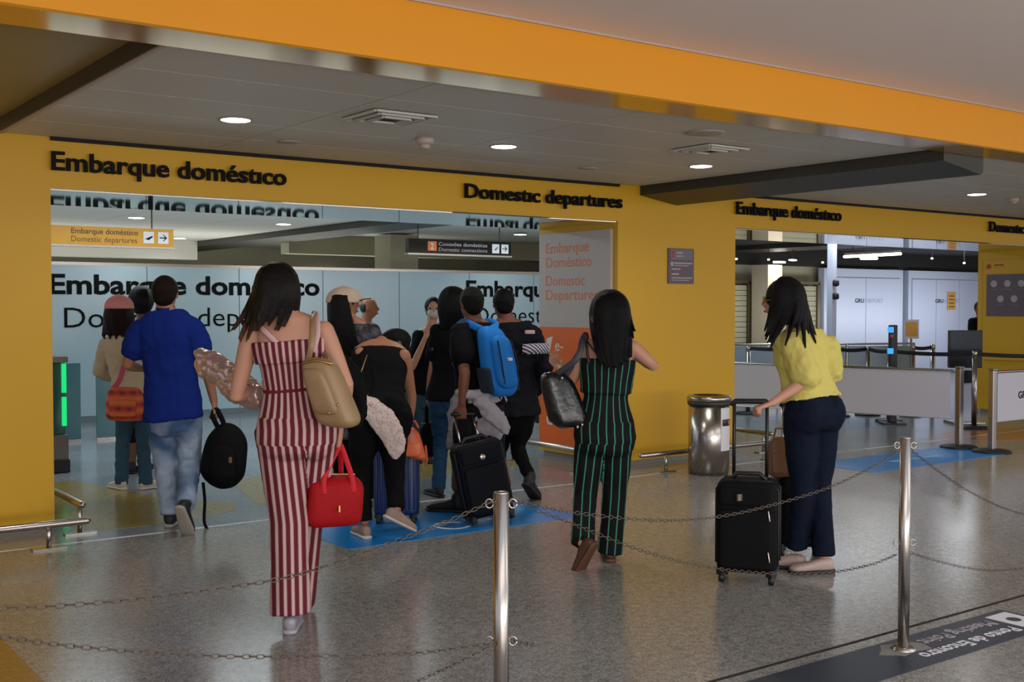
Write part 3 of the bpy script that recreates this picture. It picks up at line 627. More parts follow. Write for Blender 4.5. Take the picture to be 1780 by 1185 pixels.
# kiosk and signal post
q = P(1677, 640, 14.6); t = thing('kiosk', (q.x, q.y, 0), 'kiosk with a large black screen at the right pillar', 'kiosk')
MB().obox(Vector((q.x, q.y, 0.95)), CR * 0.21, CF * 0.04, Vector((0, 0, 0.24))).build('screen', M_KIOSK, t, bevel=0.008)
MB().obox(Vector((q.x, q.y + 0.02, 0.36)), CR * 0.09, CF * 0.05, Vector((0, 0, 0.36))).build('pedestal', M_PALE, t, bevel=0.01)
MB().obox(Vector((q.x, q.y, 0.015)), CR * 0.2, CF * 0.18, Vector((0, 0, 0.015))).build('base_plate', M_STEEL, t, bevel=0.005)
MB().obox(Vector((q.x, q.y, 0.60)) - CF * 0.06, CR * 0.06, CF * 0.02, Vector((0, 0, 0.08))).build('reader', M_KIOSK, t)
q = P(1552, 600, 14.5); t = thing('signal_post', (q.x, q.y, 0), 'black post with blue signal lamps before the pale panels', 'post')
MB().obox(Vector((q.x, q.y, 0.64)), CR * 0.045, CF * 0.05, Vector((0, 0, 0.62))).build('body', M_RUB, t, bevel=0.01)
MB().obox(Vector((q.x, q.y, 0.01)), CR * 0.14, CF * 0.14, Vector((0, 0, 0.012))).build('base_plate', M_RUB, t)
for z in (1.2, 0.93): lab(MB().obox(Vector((q.x, q.y, z)) - CR * 0.045 - CF * 0.045, CR * 0.035, CF * 0.01, Vector((0, 0, 0.035))).build('signal_lamp', M_BLUEL, t), 'glowing blue lamp')
lab(MB().obox(Vector((q.x, q.y, 1.12)) - CR * 0.03 - CF * 0.052, CR * 0.02, CF * 0.006, Vector((0, 0, 0.018))).build('warning_label', M_RED, t), 'red label')
q = P(1584, 572, 15.5); t = thing('stand_notice', (q.x, q.y, 0), 'framed yellow notice on a thin stand before the pale panels', 'notice')
MB().obox(q, CR * 0.1, CF * 0.012, Vector((0, 0, 0.13))).build('frame', M_PALE, t); lab(MB().obox(q - CF * 0.014, CR * 0.08, CF * 0.003, Vector((0, 0, 0.1))).build('sheet', M_SIGNY, t), 'yellow sheet')
MB().cyl((q.x, q.y, 0), (q.x, q.y, q.z - 0.12), 0.015, 10).build('stem', M_GREYB, t); MB().lathe((q.x, q.y, 0), [(0, 0.15), (0.02, 0.14)], 20).build('base', M_RUB, t)
# low glass screen and counters behind the banner
c = MB(); t = thing('low_glass_screen', (13.2, 11.35, 0), 'low glazed screen behind the long white banner', 'screen')
a, b = Vector((11.2, 12.3, 0)), Vector((15.2, 10.4, 0)); u = (b - a) / 4; n_ = u.cross(Vector((0, 0, 1))).normalized()
f = None
M_GL = mat('grey_tinted_glass', '#8A9AA8', 0.1, trans=0.0, var=0.1)
for k in range(4):
    MB().obox(a + u * (k + 0.5) + Vector((0, 0, 0.55)), u * 0.48, n_ * 0.008, Vector((0, 0, 0.35))).build('glass_pane', M_GL, t)
for k in range(5): MB().cyl(a + u * k, a + u * k + Vector((0, 0, 0.93)), 0.018, 10).build('post', M_STEEL, t)
MB().tube([a + Vector((0, 0, 0.93)), b + Vector((0, 0, 0.93))], 0.016, 10).build('top_bar', M_STEEL, t)

# ---------------------------------------------------------------- waste bin
q = P(1232, 820, 10.2); bx_, by_ = q.x, q.y
t = thing('waste_bin', (bx_, by_, 0), 'round stainless steel waste bin with a white label at the middle pillar', 'bin')
MB().lathe((bx_, by_, 0), [(0, 0.178), (0.03, 0.18), (0.031, 0.184), (0.62, 0.184)], 48).build('body', M_STEEL, t, True)
lab(MB().lathe((bx_, by_, 0.62), [(0, 0.19), (0.02, 0.196), (0.035, 0.19)], 48).build('rim_band', M_BEAM, t, True), 'dark rim')
o = MB(); R0, R1 = 0.196, 0.15
MB().lathe((bx_, by_, 0.655), [(0, 0.196), (0.03, 0.2), (0.045, 0.19), (0.05, 0.15), (0.03, 0.14)], 48).build('lid', M_STEEL, t, True)
lab(MB().lathe((bx_, by_, 0.684), [(0, 0.139), (0.004, 0.139)], 30).build('opening', M_RUB, t), 'dark opening')
def curved(name, a0, a1, z0, z1, m, r=0.186):
    o = MB(); st = []
    for k in range(9):
        a_ = a0 + (a1 - a0) * k / 8; d_ = Vector((math.cos(a_), math.sin(a_), 0)); st.append((Vector((bx_, by_, (z0 + z1) / 2)) + d_ * r, Vector((0, 0, (z1 - z0) / 2)), d_ * 0.002))
    return o.loft(st, 4, 2).build(name, m, t)
aa = math.atan2(-CF.y, -CF.x)
curved('label', aa + 0.42, aa + 1.15, 0.22, 0.80 - 0.2, M_WHITE)
curved('label_panel', aa + 0.5, aa + 1.1, 0.44, 0.50, M_KIOSK, 0.189); curved('label_mark', aa + 0.9, aa + 1.05, 0.45, 0.49, M_POSTO, 0.192)

# ---------------------------------------------------------------- chain posts and chains
def chain_post(x, y, l, r=0.024):
    t = thing('chain_post', (x, y, 0), l, 'post', 'steel posts carrying the chains')
    MB().cyl((x, y, 0.004), (x, y, 0.925), r, 28).build('pole', M_STEEL, t, True)
    MB().lathe((x, y, 0.925), [(0, r), (0.006, r * 0.9), (0.008, r * 0.6)], 28).build('cap', M_STEEL, t, True)
    MB().lathe((x, y, 0), [(0, 0.055), (0.006, 0.055), (0.02, 0.03)], 28).build('base_collar', M_STEEL, t, True)
    for z in (0.895, 0.47):
        for s_ in (-1, 1):
            c = Vector((x, y, z)) + CR * s_ * (r + 0.012)
            o = MB(); pts = [c + CR * 0.012 * math.cos(k * PI / 6) + Vector((0, 0, 0.014)) * math.sin(k * PI / 6) for k in range(13)]
            o.tube(pts, 0.003, 6, caps=False).build('ring', M_STEEL, t, True)
PL, PR = (2.03, 2.83), (4.30, 2.98)
chain_post(*PL, 'steel chain post in the foreground at the lower middle'); chain_post(*PR, 'steel chain post standing on the dark floor strip at the right')
for i, (ax, az) in enumerate(((0.12, 0.05), (-0.11, 0.06), (0.02, -0.1))):
    pass
tag(MB().poly([(PR[0] + 0.14 * math.cos(k * 0.6) * (1 + 0.25 * math.sin(k * 3)), PR[1] + 0.075 * math.sin(k * 0.6) * (1 + 0.3 * math.cos(k * 2))) for k in range(10)], 0.0, 0.0038).build('worn_paint_patch', mat('worn_white_scuff', '#7C7C78', 0.6, var=0.3, scale=30)), 'pale worn patch on the floor round the foot of the right post', 'stain')
link0 = None
def chain(way, l, pitch=0.0185):
    """chain of single links along a smooth line through pixel / distance way points"""
    global link0
    pts = [P(*w) for w in way]; S = []
    for i in range(len(pts) - 1):
        p0, p1, p2, p3 = pts[max(i - 1, 0)], pts[i], pts[i + 1], pts[min(i + 2, len(pts) - 1)]
        for k in range(60):
            t_ = k / 60; S.append(0.5 * ((2 * p1) + (p2 - p0) * t_ + (2 * p0 - 5 * p1 + 4 * p2 - p3) * t_ ** 2 + (3 * p1 - p0 - 3 * p2 + p3) * t_ ** 3))
    S.append(pts[-1]); mid = S[len(S) // 2]
    t = thing('chain', tuple(mid), l, 'chain', 'steel chains between the posts')
    acc, last, n = 0.0, S[0], 0
    for q in S[1:]:
        acc += (q - last).length
        if acc >= pitch:
            u = (q - last).normalized(); acc = 0.0; n += 1
            if True:
                a_ = u.cross(Vector((0, 0, 1))).normalized(); b_ = u.cross(a_)
                if n % 2: a_, b_ = b_, a_
                M = Matrix((u, a_, u.cross(a_))).transposed()
                if link0 is None:
                    o = MB(); R, L2, w = 0.0054, 0.0058, 0.0015; pr = []
                    for k in range(12):
                        an = 2 * PI * k / 12; pr.append(Vector((R * math.cos(an) + math.copysign(L2, math.cos(an)) * (abs(math.cos(an)) > 0.01), R * math.sin(an), 0)))
                    vs = []; fs = []
                    for k in range(12):
                        tt = (pr[(k + 1) % 12] - pr[k - 1]).normalized(); nn = Vector((tt.y, -tt.x, 0))
                        for j in range(4):
                            vs.append(pr[k] + nn * w * math.cos(j * PI / 2) + Vector((0, 0, w)) * math.sin(j * PI / 2))
                    for k in range(12):
                        for j in range(4): fs.append((k * 4 + j, k * 4 + (j + 1) % 4, ((k + 1) % 12) * 4 + (j + 1) % 4, ((k + 1) % 12) * 4 + j))
                    me = bpy.data.meshes.new('chain_link'); me.from_pydata([tuple(v) for v in vs], [], fs); me.materials.append(M_STEELD); me.polygons.foreach_set('use_smooth', [True] * len(me.polygons))
                    link0 = bpy.data.objects.new('chain_link', me); src = link0
                    COL.objects.link(link0); link0.parent = t; link0.matrix_local = Matrix.Translation((q + last) / 2 - WLOC[t.name]) @ M.to_4x4()
                else: inst(link0, 'chain_link', (q + last) / 2, t, M)
            last = q
            if n >= 290: break
        else:
            acc -= (q - last).length; acc = 0.0
            continue
chain([(862, 868, 3.46), (780, 905, 3.33), (700, 936, 3.23), (530, 995, 3.03), (400, 1020, 2.93), (200, 1045, 2.76), (0, 1057, 2.60), (-200, 1050, 2.45)], 'upper chain running left from the foreground post')
chain([(860, 1118, 3.46), (700, 1136, 3.24), (430, 1141, 2.95), (250, 1133, 2.8), (100, 1120, 2.69), (0, 1106, 2.60), (-150, 1080, 2.5)], 'crossing chain running low to the left edge of the picture')
chain([(857, 1120, 3.46), (800, 1150, 3.38), (752, 1172, 3.28), (690, 1200, 3.2)], 'short dark chain leaving the foreground post at the bottom edge')
chain([(888, 868, 3.49), (940, 880, 3.6), (1000, 891, 3.72), (1100, 902, 3.9), (1180, 904, 4.06), (1260, 896, 4.22), (1340, 878, 4.4), (1430, 851, 4.6), (1500, 820, 4.76), (1562, 784, 4.93)], 'upper chain hanging between the two steel posts')
chain([(888, 870, 3.49), (990, 908, 3.7), (1080, 944, 3.88), (1160, 970, 4.02), (1240, 987, 4.18), (1330, 996, 4.38), (1430, 996, 4.6), (1510, 982, 4.8), (1562, 962, 4.93)], 'crossing chain hanging low between the two steel posts')
chain([(888, 1113, 3.49), (905, 1117, 3.53), (930, 1121, 3.6)], 'short chain end on the right side of the foreground post')
chain([(1583, 782, 4.98), (1640, 825, 5.12), (1700, 862, 5.3), (1760, 888, 5.48), (1830, 905, 5.7)], 'upper chain running from the right post to the right edge')
chain([(1583, 960, 4.98), (1630, 975, 5.1), (1690, 988, 5.25), (1740, 991, 5.4), (1800, 984, 5.55), (1850, 975, 5.7)], 'lower chain running from the right post to the right edge')
# ---------------------------------------------------------------- figures
UP = Vector((0, 0, 1))
def cloth(name, col, rough=0.85, var=0.12, scale=14, bump=0.25, bscale=120): return mat(name, col, rough, 0, var, scale, bump, bscale, 0.12)
SK1 = mat('skin_light', '#B98A72', 0.5, 0, 0.06, 10, 0.05, 200, 0.4); SK2 = mat('skin_tan', '#9A6A50', 0.5, 0, 0.06, 10, 0.05, 200, 0.4); SK3 = mat('skin_brown', '#6E4530', 0.5, 0, 0.06, 10, 0.05, 200, 0.4)
H_BLK = mat('black_hair', '#050506', 0.42, 0, 0.3, 30, 0.6, 50, 0.13, aniso=(9, 9, 0.6)); H_BRN = mat('dark_brown_hair', '#170D08', 0.5, 0, 0.3, 30, 0.6, 50, 0.12, aniso=(9, 9, 0.6))
M_EYE = mat('eye', '#1A1412', 0.2); M_LIP = mat('lip', '#8A4A42', 0.45)

def stripes(name, c1, c2, period, frac, soft=0.08, rough=0.8):
    m = bpy.data.materials.new(name); m.use_nodes = True; N = m.node_tree.nodes; L = m.node_tree.links; b = N['Principled BSDF']; b.inputs['Roughness'].default_value = rough; b.inputs['Specular IOR Level'].default_value = 0.25
    a = N.new('ShaderNodeAttribute'); a.attribute_name = 'u'
    d = N.new('ShaderNodeMath'); d.operation = 'DIVIDE'; d.inputs[1].default_value = period; L.new(a.outputs['Fac'], d.inputs[0])
    f = N.new('ShaderNodeMath'); f.operation = 'FRACT'; L.new(d.outputs[0], f.inputs[0])
    p = N.new('ShaderNodeMath'); p.operation = 'PINGPONG'; p.inputs[1].default_value = 0.5; L.new(f.outputs[0], p.inputs[0])
    r = N.new('ShaderNodeMapRange'); r.inputs[1].default_value = frac / 2 - soft / 2; r.inputs[2].default_value = frac / 2 + soft / 2; r.inputs[3].default_value = 1; r.inputs[4].default_value = 0; L.new(p.outputs[0], r.inputs[0])
    mx = N.new('ShaderNodeMix'); mx.data_type = 'RGBA'; mx.inputs[6].default_value = lin(c1); mx.inputs[7].default_value = lin(c2); L.new(r.outputs[0], mx.inputs[0]); L.new(mx.outputs[2], b.inputs['Base Color'])
    return m

def hand(mb, wrist, d, palm, thumb, curl=0.5, s=1.0):
    """five fingered hand: d = direction wrist to knuckles, palm = way the palm faces, thumb = side of the thumb"""
    d = Vector(d).normalized(); palm = Vector(palm); palm = (palm - d * palm.dot(d)).normalized(); th = d.cross(palm).normalized()
    if th.dot(Vector(thumb)) < 0: th = -th
    w = Vector(wrist); st = []
    for t, hw, ht in ((-0.02, 0.024, 0.018), (0.015, 0.028, 0.016), (0.05, 0.038, 0.014), (0.085, 0.040, 0.012), (0.095, 0.036, 0.009)):
        st.append((w + d * t * s, th * hw * s, palm * ht * s))
    mb.loft(st, 12, 2.6)
    for k, (off, ln) in enumerate(((0.028, 0.072), (0.010, 0.080), (-0.009, 0.075), (-0.027, 0.058))):
        p = w + d * 0.082 * s + th * off * s; pts = [p - d * 0.02 * s]; ang = 0.0
        for j, f in enumerate((0.45, 0.3, 0.25)):
            pts.append(p); ang += curl * (0.9 + 0.15 * k) * (1.0 if j else 0.8)
            p = p + (d * math.cos(ang) + palm * math.sin(ang)) * ln * f * s
        pts.append(p); mb.tube(pts, [0.0085 * s, 0.0088 * s, 0.0082 * s, 0.0076 * s, 0.0066 * s], 8)
    b = w + d * 0.022 * s + th * 0.024 * s; k1 = b + (d * 0.62 + th * 0.62 + palm * 0.3).normalized() * 0.035 * s; k2 = k1 + (d * 0.85 + palm * (0.3 + curl * 0.5)).normalized() * 0.026 * s
    mb.tube([b - th * 0.012 * s, b, k1, k2], [0.013 * s, 0.0125 * s, 0.0105 * s, 0.0085 * s], 8)

TORSO_F = ((-0.30, .110, .085, 0), (-0.20, .160, .115, -.022), (-0.06, .178, .122, -.028), (0.08, .165, .105, -.015), (0.22, .140, .090, 0), (0.36, .122, .082, .004), (0.52, .130, .090, .010), (0.68, .145, .105, .015), (0.82, .150, .092, .006), (0.93, .150, .070, 0), (1.0, .115, .058, -.004), (1.05, .06, .05, 0))
TORSO_M = ((-0.30, .105, .085, 0), (-0.20, .150, .112, -.020), (-0.06, .165, .115, -.020), (0.08, .160, .105, -.010), (0.22, .155, .100, 0), (0.36, .152, .100, .004), (0.52, .160, .104, .006), (0.68, .172, .110, .008), (0.82, .180, .104, .004), (0.93, .180, .078, 0), (1.0, .130, .062, -.004), (1.05, .065, .055, 0))

class Fig:
    """a person: joints in world space, body in one skin mesh, clothes and hair as parts"""
    def __init__(s, name, label, J, D, skin, female=True, sc=1.0, group=None, wid=1.0, dep=1.0, root=None):
        s.J = {}
        for k, v in J.items():
            s.J[k] = v if isinstance(v, Vector) else P(v[0], v[1], D + (v[2] if len(v) > 2 else 0))
        s.D, s.fem, s.sc, s.skin, s.wid, s.dep = D, female, sc, skin, wid, dep
        j = s.J; hm = (j['hipL'] + j['hipR']) / 2; s.hm = hm
        base = Vector((hm.x, hm.y, 0)) if root is None else Vector(root)
        s.t = thing(name, base, label, 'person', group)
        s.side0 = (j['hipR'] - j['hipL']).normalized(); s.side1 = (j['shR'] - j['shL']).normalized()
        s.spine = (j['neck'] - hm)
        s.fwd = s.spine.normalized().cross(s.side1).normalized(); s.fwd0 = s.spine.normalized().cross(s.side0).normalized()
        s.body = MB()
    def st(s, t, w, d, off, infl=0.0, wmul=1.0):
        side = s.side0.lerp(s.side1, min(max(t, 0), 1)).normalized(); up = s.spine.normalized(); side = (side - up * side.dot(up)).normalized(); fw = up.cross(side)
        tc = max(t, -0.02); c = s.hm + s.spine * tc + (up * (t - tc) * s.spine.length if t < tc else Vector((0, 0, 0)))
        if t < 0: c = s.hm + Vector((0, 0, t * s.spine.length)) 
        if 'bow' in s.J: c = c + s.J['bow'] * (math.sin(min(max(t, 0), 1) * PI))
        return (c + fw * off * s.sc, side * (w * s.sc * s.wid * wmul + infl), fw * (d * s.sc * s.dep + infl))
    def torso(s, mb, t0, t1, infl=0.0, flare=0.0, n=22):
        tb = TORSO_F if s.fem else TORSO_M; ts = [x[0] for x in tb]; out = []
        for t in sorted(set([t0, t1] + [x for x in ts if t0 < x < t1])):
            r = [float(np.interp(t, ts, [x[k] for x in tb])) for k in (1, 2, 3)]
            fl = flare * max(0, 1 - (t - t0) / 0.6)
            out.append(s.st(t, r[0], r[1], r[2], infl + fl))
        mb.loft(out, n, 2.3); return mb
    def limb(s, mb, pts, rads, infl=0.0, n=14, caps=True):
        P_, R_ = [], []
        for i in range(len(pts) - 1):
            for k in range(4):
                f = k / 4; P_.append(pts[i].lerp(pts[i + 1], f)); R_.append((rads[i][0] if isinstance(rads[i], tuple) else rads[i]))
        return mb
    def path(s, a, b, c, ra, rm, rb, rn, rc, infl=0.0):
        """two segment limb a-b-c with radii at a, middle, b, middle, c"""
        pts = [a, a.lerp(b, .25), a.lerp(b, .55), a.lerp(b, .85), b.lerp(a.lerp(c, .5), 0.03), b.lerp(c, .15), b.lerp(c, .38), b.lerp(c, .7), c]
        q = s.sc; rr = [ra, (ra + rm) / 2 + .002, rm, rb * 1.03, rb, rb * 1.0, rn, (rn * .45 + rc * .55), rc]
        return pts, [r * q + infl for r in rr]
    def leg(s, mb, k, infl=0.0, wide=None, upto=1.0, f=1.0):
        j = s.J; a, b, c = j['hip' + k], j['kn' + k], j['an' + k]
        if wide: ra, rm, rb, rn, rc = wide
        else: ra, rm, rb, rn, rc = (.090, .078, .055, .056, .036) if s.fem else (.088, .078, .056, .055, .038)
        pts, rr = s.path(a, b, c, ra * f, rm * f, rb * f, rn * f, rc * (.5 + .5 * f), infl)
        if upto < 1.0:
            m = max(3, int(round(upto * 8)) + 1); pts, rr = pts[:m], rr[:m]
        mb.tube(pts, rr, 16, caps=wide is None); return mb
    def arm(s, mb, k, infl=0.0, upto=1.0, flare=0.0):
        j = s.J; a, b, c = j['sh' + k], j['el' + k], j['wr' + k]
        ra, rm, rb, rn, rc = (.047, .041, .034, .034, .023) if s.fem else (.058, .049, .040, .039, .027)
        pts, rr = s.path(a, b, c, ra, rm, rb, rn, rc, infl)
        if upto < 1.0:
            m = max(3, int(round(upto * 8)) + 1); pts, rr = pts[:m], rr[:m]; rr = [r + flare * i / (m - 1) for i, r in enumerate(rr)]
        mb.tube(pts, rr, 14); return mb
    def make_body(s, headc, headf, hh=0.225, legs=True, hands=(('L', 0.5), ('R', 0.5)), palm={}, thumb={}, voxel=0.008, legs_r=.80, face=True):
        j = s.J; mb = s.body; q = s.sc; s.hc, s.hf = headc, headf.normalized(); s.hh = hh
        s.torso(mb, -0.25, 1.05)
        mb.tube([j['neck'] - s.spine.normalized() * .05 * q, j['neck'] + s.spine.normalized() * .02, headc - s.hf * .015 - UP * .04 * q], [.062 * q, .052 * q, .05 * q] if s.fem else [.075 * q, .062 * q, .06 * q], 14)
        for k in 'LR':
            if 'el' + k in j: s.arm(mb, k)
            if legs: s.leg(mb, k, 0, None, 1.0, legs_r)
            if legs: mb.ell(j['hip' + k] - s.fwd0 * .035 * q - UP * .02, s.side0 * .085 * q, s.fwd0 * .085 * q, UP * .1 * q, 12, 7)
        for k, c in hands:
            d = j['wr' + k] - j['el' + k]
            if 'hd' + k in j: d = j['hd' + k] - j['wr' + k]
            pm = palm.get(k, (s.side1 if k == 'L' else -s.side1)); tb = thumb.get(k, s.fwd)
            hand(mb, j['wr' + k] + d.normalized() * 0.012, d, pm, tb, c, q * (1.0 if s.fem else 1.1))
        # head
        r = (s.hf.cross(UP)).normalized(); u = r.cross(s.hf).normalized(); H = hh / 2; s.hr, s.hu = r, u
        mb.ell(headc + u * H * .16 - s.hf * .008, r * H * .68, s.hf * H * .84, u * H * .84, 18, 11)
        mb.ell(headc - u * H * .35 + s.hf * H * .18, r * H * .52, s.hf * H * .55, u * H * .62, 16, 9)
        if face:
            mb.tube([headc + s.hf * H * .78 + u * H * .05, headc + s.hf * H * .90 - u * H * .18, headc + s.hf * H * .82 - u * H * .24], [.010, .015, .010], 8)
            mb.tube([headc + s.hf * H * .76 - u * H * .52 - r * .02, headc + s.hf * H * .80 - u * H * .52, headc + s.hf * H * .76 - u * H * .52 + r * .02], [.006, .009, .006], 8)
            for q_ in (-1, 1): mb.ell(headc + r * q_ * H * .68 - u * H * .08 - s.hf * H * .05, r * .010, s.hf * .018, u * .03, 10, 6)
        o = mb.build('body', s.skin, s.t, voxel=voxel, it=3)
        if face:
            for q_ in (-1, 1):
                MB().ell(headc + s.hf * H * .74 + r * q_ * H * .3 + u * H * .06, r * .012, s.hf * .008, u * .007, 10, 6).build('eye', M_EYE, s.t, True)
            MB().tube([headc + s.hf * H * .80 - u * H * .52 - r * .018, headc + s.hf * H * .835 - u * H * .52, headc + s.hf * H * .80 - u * H * .52 + r * .018], [.003, .006, .003], 8).build('lips', M_LIP, s.t, True)
        return o
    def shoes(s, m, sole, dirs, lift=(0, 0), ln=0.25, names='shoe', low=False, pitch=(0, 0)):
        for k, d, z0, pt in (('L', dirs[0], lift[0], pitch[0]), ('R', dirs[1], lift[1], pitch[1])):
            an = s.J['an' + k]; d = Vector(d).normalized(); 
            d = (d * math.cos(pt) - UP * math.sin(pt)); r = d.cross(UP).normalized(); u = r.cross(d).normalized()
            q = ln / .26; zb = z0 if z0 else 0.0
            org = Vector((an.x, an.y, an.z)) - u * 0.085 * q if pt else Vector((an.x, an.y, zb))
            def stn(lst, f=1.0): return [(org + d * x * q + u * z * q, r * w * q * f, u * h * q) for x, w, h, z in lst]
            top = MB().loft(stn(((-.060, .012, .02, .045), (-.050, .028, .034, .05), (-.02, .034, .042, .052), (.03, .036, .040, .05), (.08, .040, .030, .042), (.13, .046, .026, .036), (.17, .044, .022, .032), (.195, .032, .015, .028), (.205, .012, .008, .026))), 14, 2.4)
            if not low: top.tube([org + u * .05 * q - d * .012, org + u * .10 * q - d * .008], [.042 * q, .040 * q], 12)
            o = top.build(names, m, s.t, voxel=0.006, it=3)
            MB().loft(stn(((-.066, .018, .010, .012), (-.055, .034, .012, .012), (0, .038, .012, .012), (.08, .044, .012, .012), (.14, .050, .012, .012), (.19, .042, .011, .012), (.212, .015, .008, .014))), 14, 3).build('sole', sole, o, True)
    def cap_hair(s, mb, f=1.06, low=-0.45, back=1.0):
        H = s.hh / 2; h, r, u, w = s.hc, s.hr, s.hu, s.hf
        mb.ell(h + u * H * .22 - w * H * .16, r * H * .74 * f, w * H * .84 * f, u * H * .84 * f, 18, 10)
        mb.ell(h + u * H * low * .3 - w * H * .38, r * H * .66 * f, w * H * .55 * f, u * H * .75 * f, 16, 9)
        return mb
    def short_hair(s, m, voxel=.006):
        H = s.hh / 2; mb = s.cap_hair(MB(), 1.03, -0.1)
        return mb.build('hair', m, s.t, voxel=voxel, it=2, disp=(.006, .02))
    def long_hair(s, m, ends, voxel=.006, lock=.02, f=1.10, tip=.3, name='hair', crown=True):
        """ends: list of (angle round the head from the back (0) to the sides (+-), end point) locks run from the crown over the scalp to the end"""
        H = s.hh / 2; mb = s.cap_hair(MB(), f if crown else 1.02)
        for a, e in ends:
            dirh = (-s.hf * math.cos(a) + s.hr * math.sin(a)); pts = []
            c0 = s.hc + s.hu * H * .2 - s.hf * H * .12
            for th in ((0.25, .55, .85, 1.15, 1.5) if crown else (1.3, 1.55)):
                pts.append(c0 + s.hu * H * .86 * f * math.cos(th) + Vector(dirh) * H * (.84 if abs(math.cos(a)) > .6 else .76) * f * math.sin(th))
            e = e if isinstance(e, Vector) else P(*e)
            p = pts[-1]; L = (e - p).length
            ctl = p - s.hu * L * .35 + dirh * .012
            for k in range(1, 8):
                t = k / 7; pts.append(p.lerp(ctl, t).lerp(ctl.lerp(e, t), t))
            n = len(pts); rr = [lock * (.7 + .5 * min(1, i / 4)) for i in range(n)]
            for i in range(n - 4, n): rr[i] *= 1 - (1 - tip) * (i - n + 5) / 4
            mb.tube(pts, rr, 8)
        return mb.build(name, m, s.t, voxel=voxel, it=2)
    def piece(s, name, mb, m, voxel=.009, it=4, disp=(.012, .09), attr=None): return mb.build(name, m, s.t, voxel=voxel, it=it, disp=disp, attr=attr)
    def strap(s, pts, w, m, name='strap', th=.003, par=None, D=None):
        P_ = [p if isinstance(p, Vector) else (P(*p) if p[2] > 2 else P(p[0], p[1], s.D + p[2])) for p in pts]; st = []
        fine = []
        for i in range(len(P_) - 1):
            p0, p1, p2, p3 = P_[max(i - 1, 0)], P_[i], P_[i + 1], P_[min(i + 2, len(P_) - 1)]
            for k in range(6):
                t_ = k / 6; fine.append(0.5 * ((2 * p1) + (p2 - p0) * t_ + (2 * p0 - 5 * p1 + 4 * p2 - p3) * t_ ** 2 + (3 * p1 - p0 - 3 * p2 + p3) * t_ ** 3))
        fine.append(P_[-1])
        for i, p in enumerate(fine):
            t_ = (fine[min(i + 1, len(fine) - 1)] - fine[max(i - 1, 0)]).normalized(); a = t_.cross(CF).normalized() if D is None else (D - t_ * D.dot(t_)).normalized(); b = t_.cross(a)
            st.append((p, a * w, b * th))
        return MB().loft(st, 8, 4).build(name, m, par or s.t, True)
def strap(pts, w, m, name, par, th=.003, D=None): return Fig.strap(None, pts, w, m, name, th, par, D)

# ================================================================ woman in maroon stripes (foreground)
D = 5.24
A = Fig('person', 'woman in a maroon and white striped jumpsuit walking away in the foreground', dict(
    hipL=(484, 742), hipR=(548, 742, .03), neck=(500, 552, -.0), shL=(437, 580, .0), shR=(563, 574, .02),
    elL=(410, 690, .02), wrL=(447, 676, .24), elR=(603, 668, -.02), wrR=(592, 738, .10), hdR=(589, 775, .12),
    knL=(502, 905, .02), anL=(505, 1066, -.02), knR=(533, 893, .20), anR=(519, 1045, .38)), D, SK1, True, 1.0, wid=1.0)
A.make_body(P(481, 503, D), CF * 1 + CR * -.25, .222, hands=(('L', .5), ('R', 1.1)), palm={'L': UP, 'R': -CR}, thumb={'L': -CR, 'R': CF}, voxel=.007)
def u_fn(fig, hipref=.178, legs=True, zc=None):
    hm, side = np.array(fig.hm), np.array(fig.side0); sp = np.array(fig.spine); j = {k: np.array(v) for k, v in fig.J.items() if isinstance(v, Vector)}
    tb = TORSO_F; ts = [x[0] for x in tb]; ws = [x[1] for x in tb]
    def fn(co):
        t = (co[:, 2] - hm[2]) / sp[2]; ax = hm[None, :] + sp[None, :] * np.clip(t, 0, 1)[:, None]
        w = np.interp(t, ts, ws); w = np.where(t < 0, hipref, np.maximum(w, .12)); w = np.where(t < .1, hipref, w)
        u = ((co - ax) @ side) * (hipref / w) ** .8
        zc_ = hm[2] - .07
        def legu(K):
            a, b, c = j['hip' + K], j['kn' + K], j['an' + K]; z = co[:, 2]
            f1 = np.clip((a[2] - z) / (a[2] - b[2]), 0, 1)[:, None]; f2 = np.clip((b[2] - z) / (b[2] - c[2]), 0, 1)[:, None]
            p = np.where(z[:, None] > b[2], a + (b - a) * f1, b + (c - b) * f2); d = np.linalg.norm((co - p)[:, :2], axis=1)
            return (co - p) @ side + (a - hm) @ side, d
        uL, dL = legu('L'); uR, dR = legu('R'); ul = np.where(dL < dR, uL, uR)
        return np.where(co[:, 2] > zc_, u, ul)
    return fn
M_STA = stripes('maroon_white_stripes', '#5E1A2A', '#BFA09C', .0345, .40, .14); M_STD = stripes('black_green_stripes', '#07080A', '#3E8F78', .047, .13, .08)
mb = MB(); A.torso(mb, -.26, .72, .012)
for k in 'LR':
    mb.ell(A.J['hip' + k] - A.fwd0 * .045 - UP * .03, A.side0 * .098, A.fwd0 * .098, UP * .12, 14, 8)
A.leg(mb, 'L', .0, (.110, .100, .088, .088, .095)); A.leg(mb, 'R', .0, (.108, .098, .084, .080, .084))
A.piece('jumpsuit', mb, M_STA, .008, 4, (.012, .10), u_fn(A))
mb = MB(); A.torso(mb, .60, .80, .024, .006); lab(A.piece('bodice_flounce', mb, M_STA, .007, 2, (.012, .05), u_fn(A)), 'striped flounce round the top')
mb = MB(); A.torso(mb, .335, .365, .018); lab(A.piece('waist_tie', mb, cloth('maroon_cloth', '#6E1F30'), .006, 2, None), 'maroon waist tie')
M_STRP = mat('white_maroon_strap', '#C4A0A0', .7)
A.strap([(497, 612, -.10), (470, 585, -.10), (444, 560, -.055), (436, 552, .0), (436, 560, .05)], .012, M_STRP)
A.strap([(545, 612, -.105), (552, 580, -.10), (551, 553, -.055), (549, 545, .0), (549, 556, .05)], .012, M_STRP)
ends = []
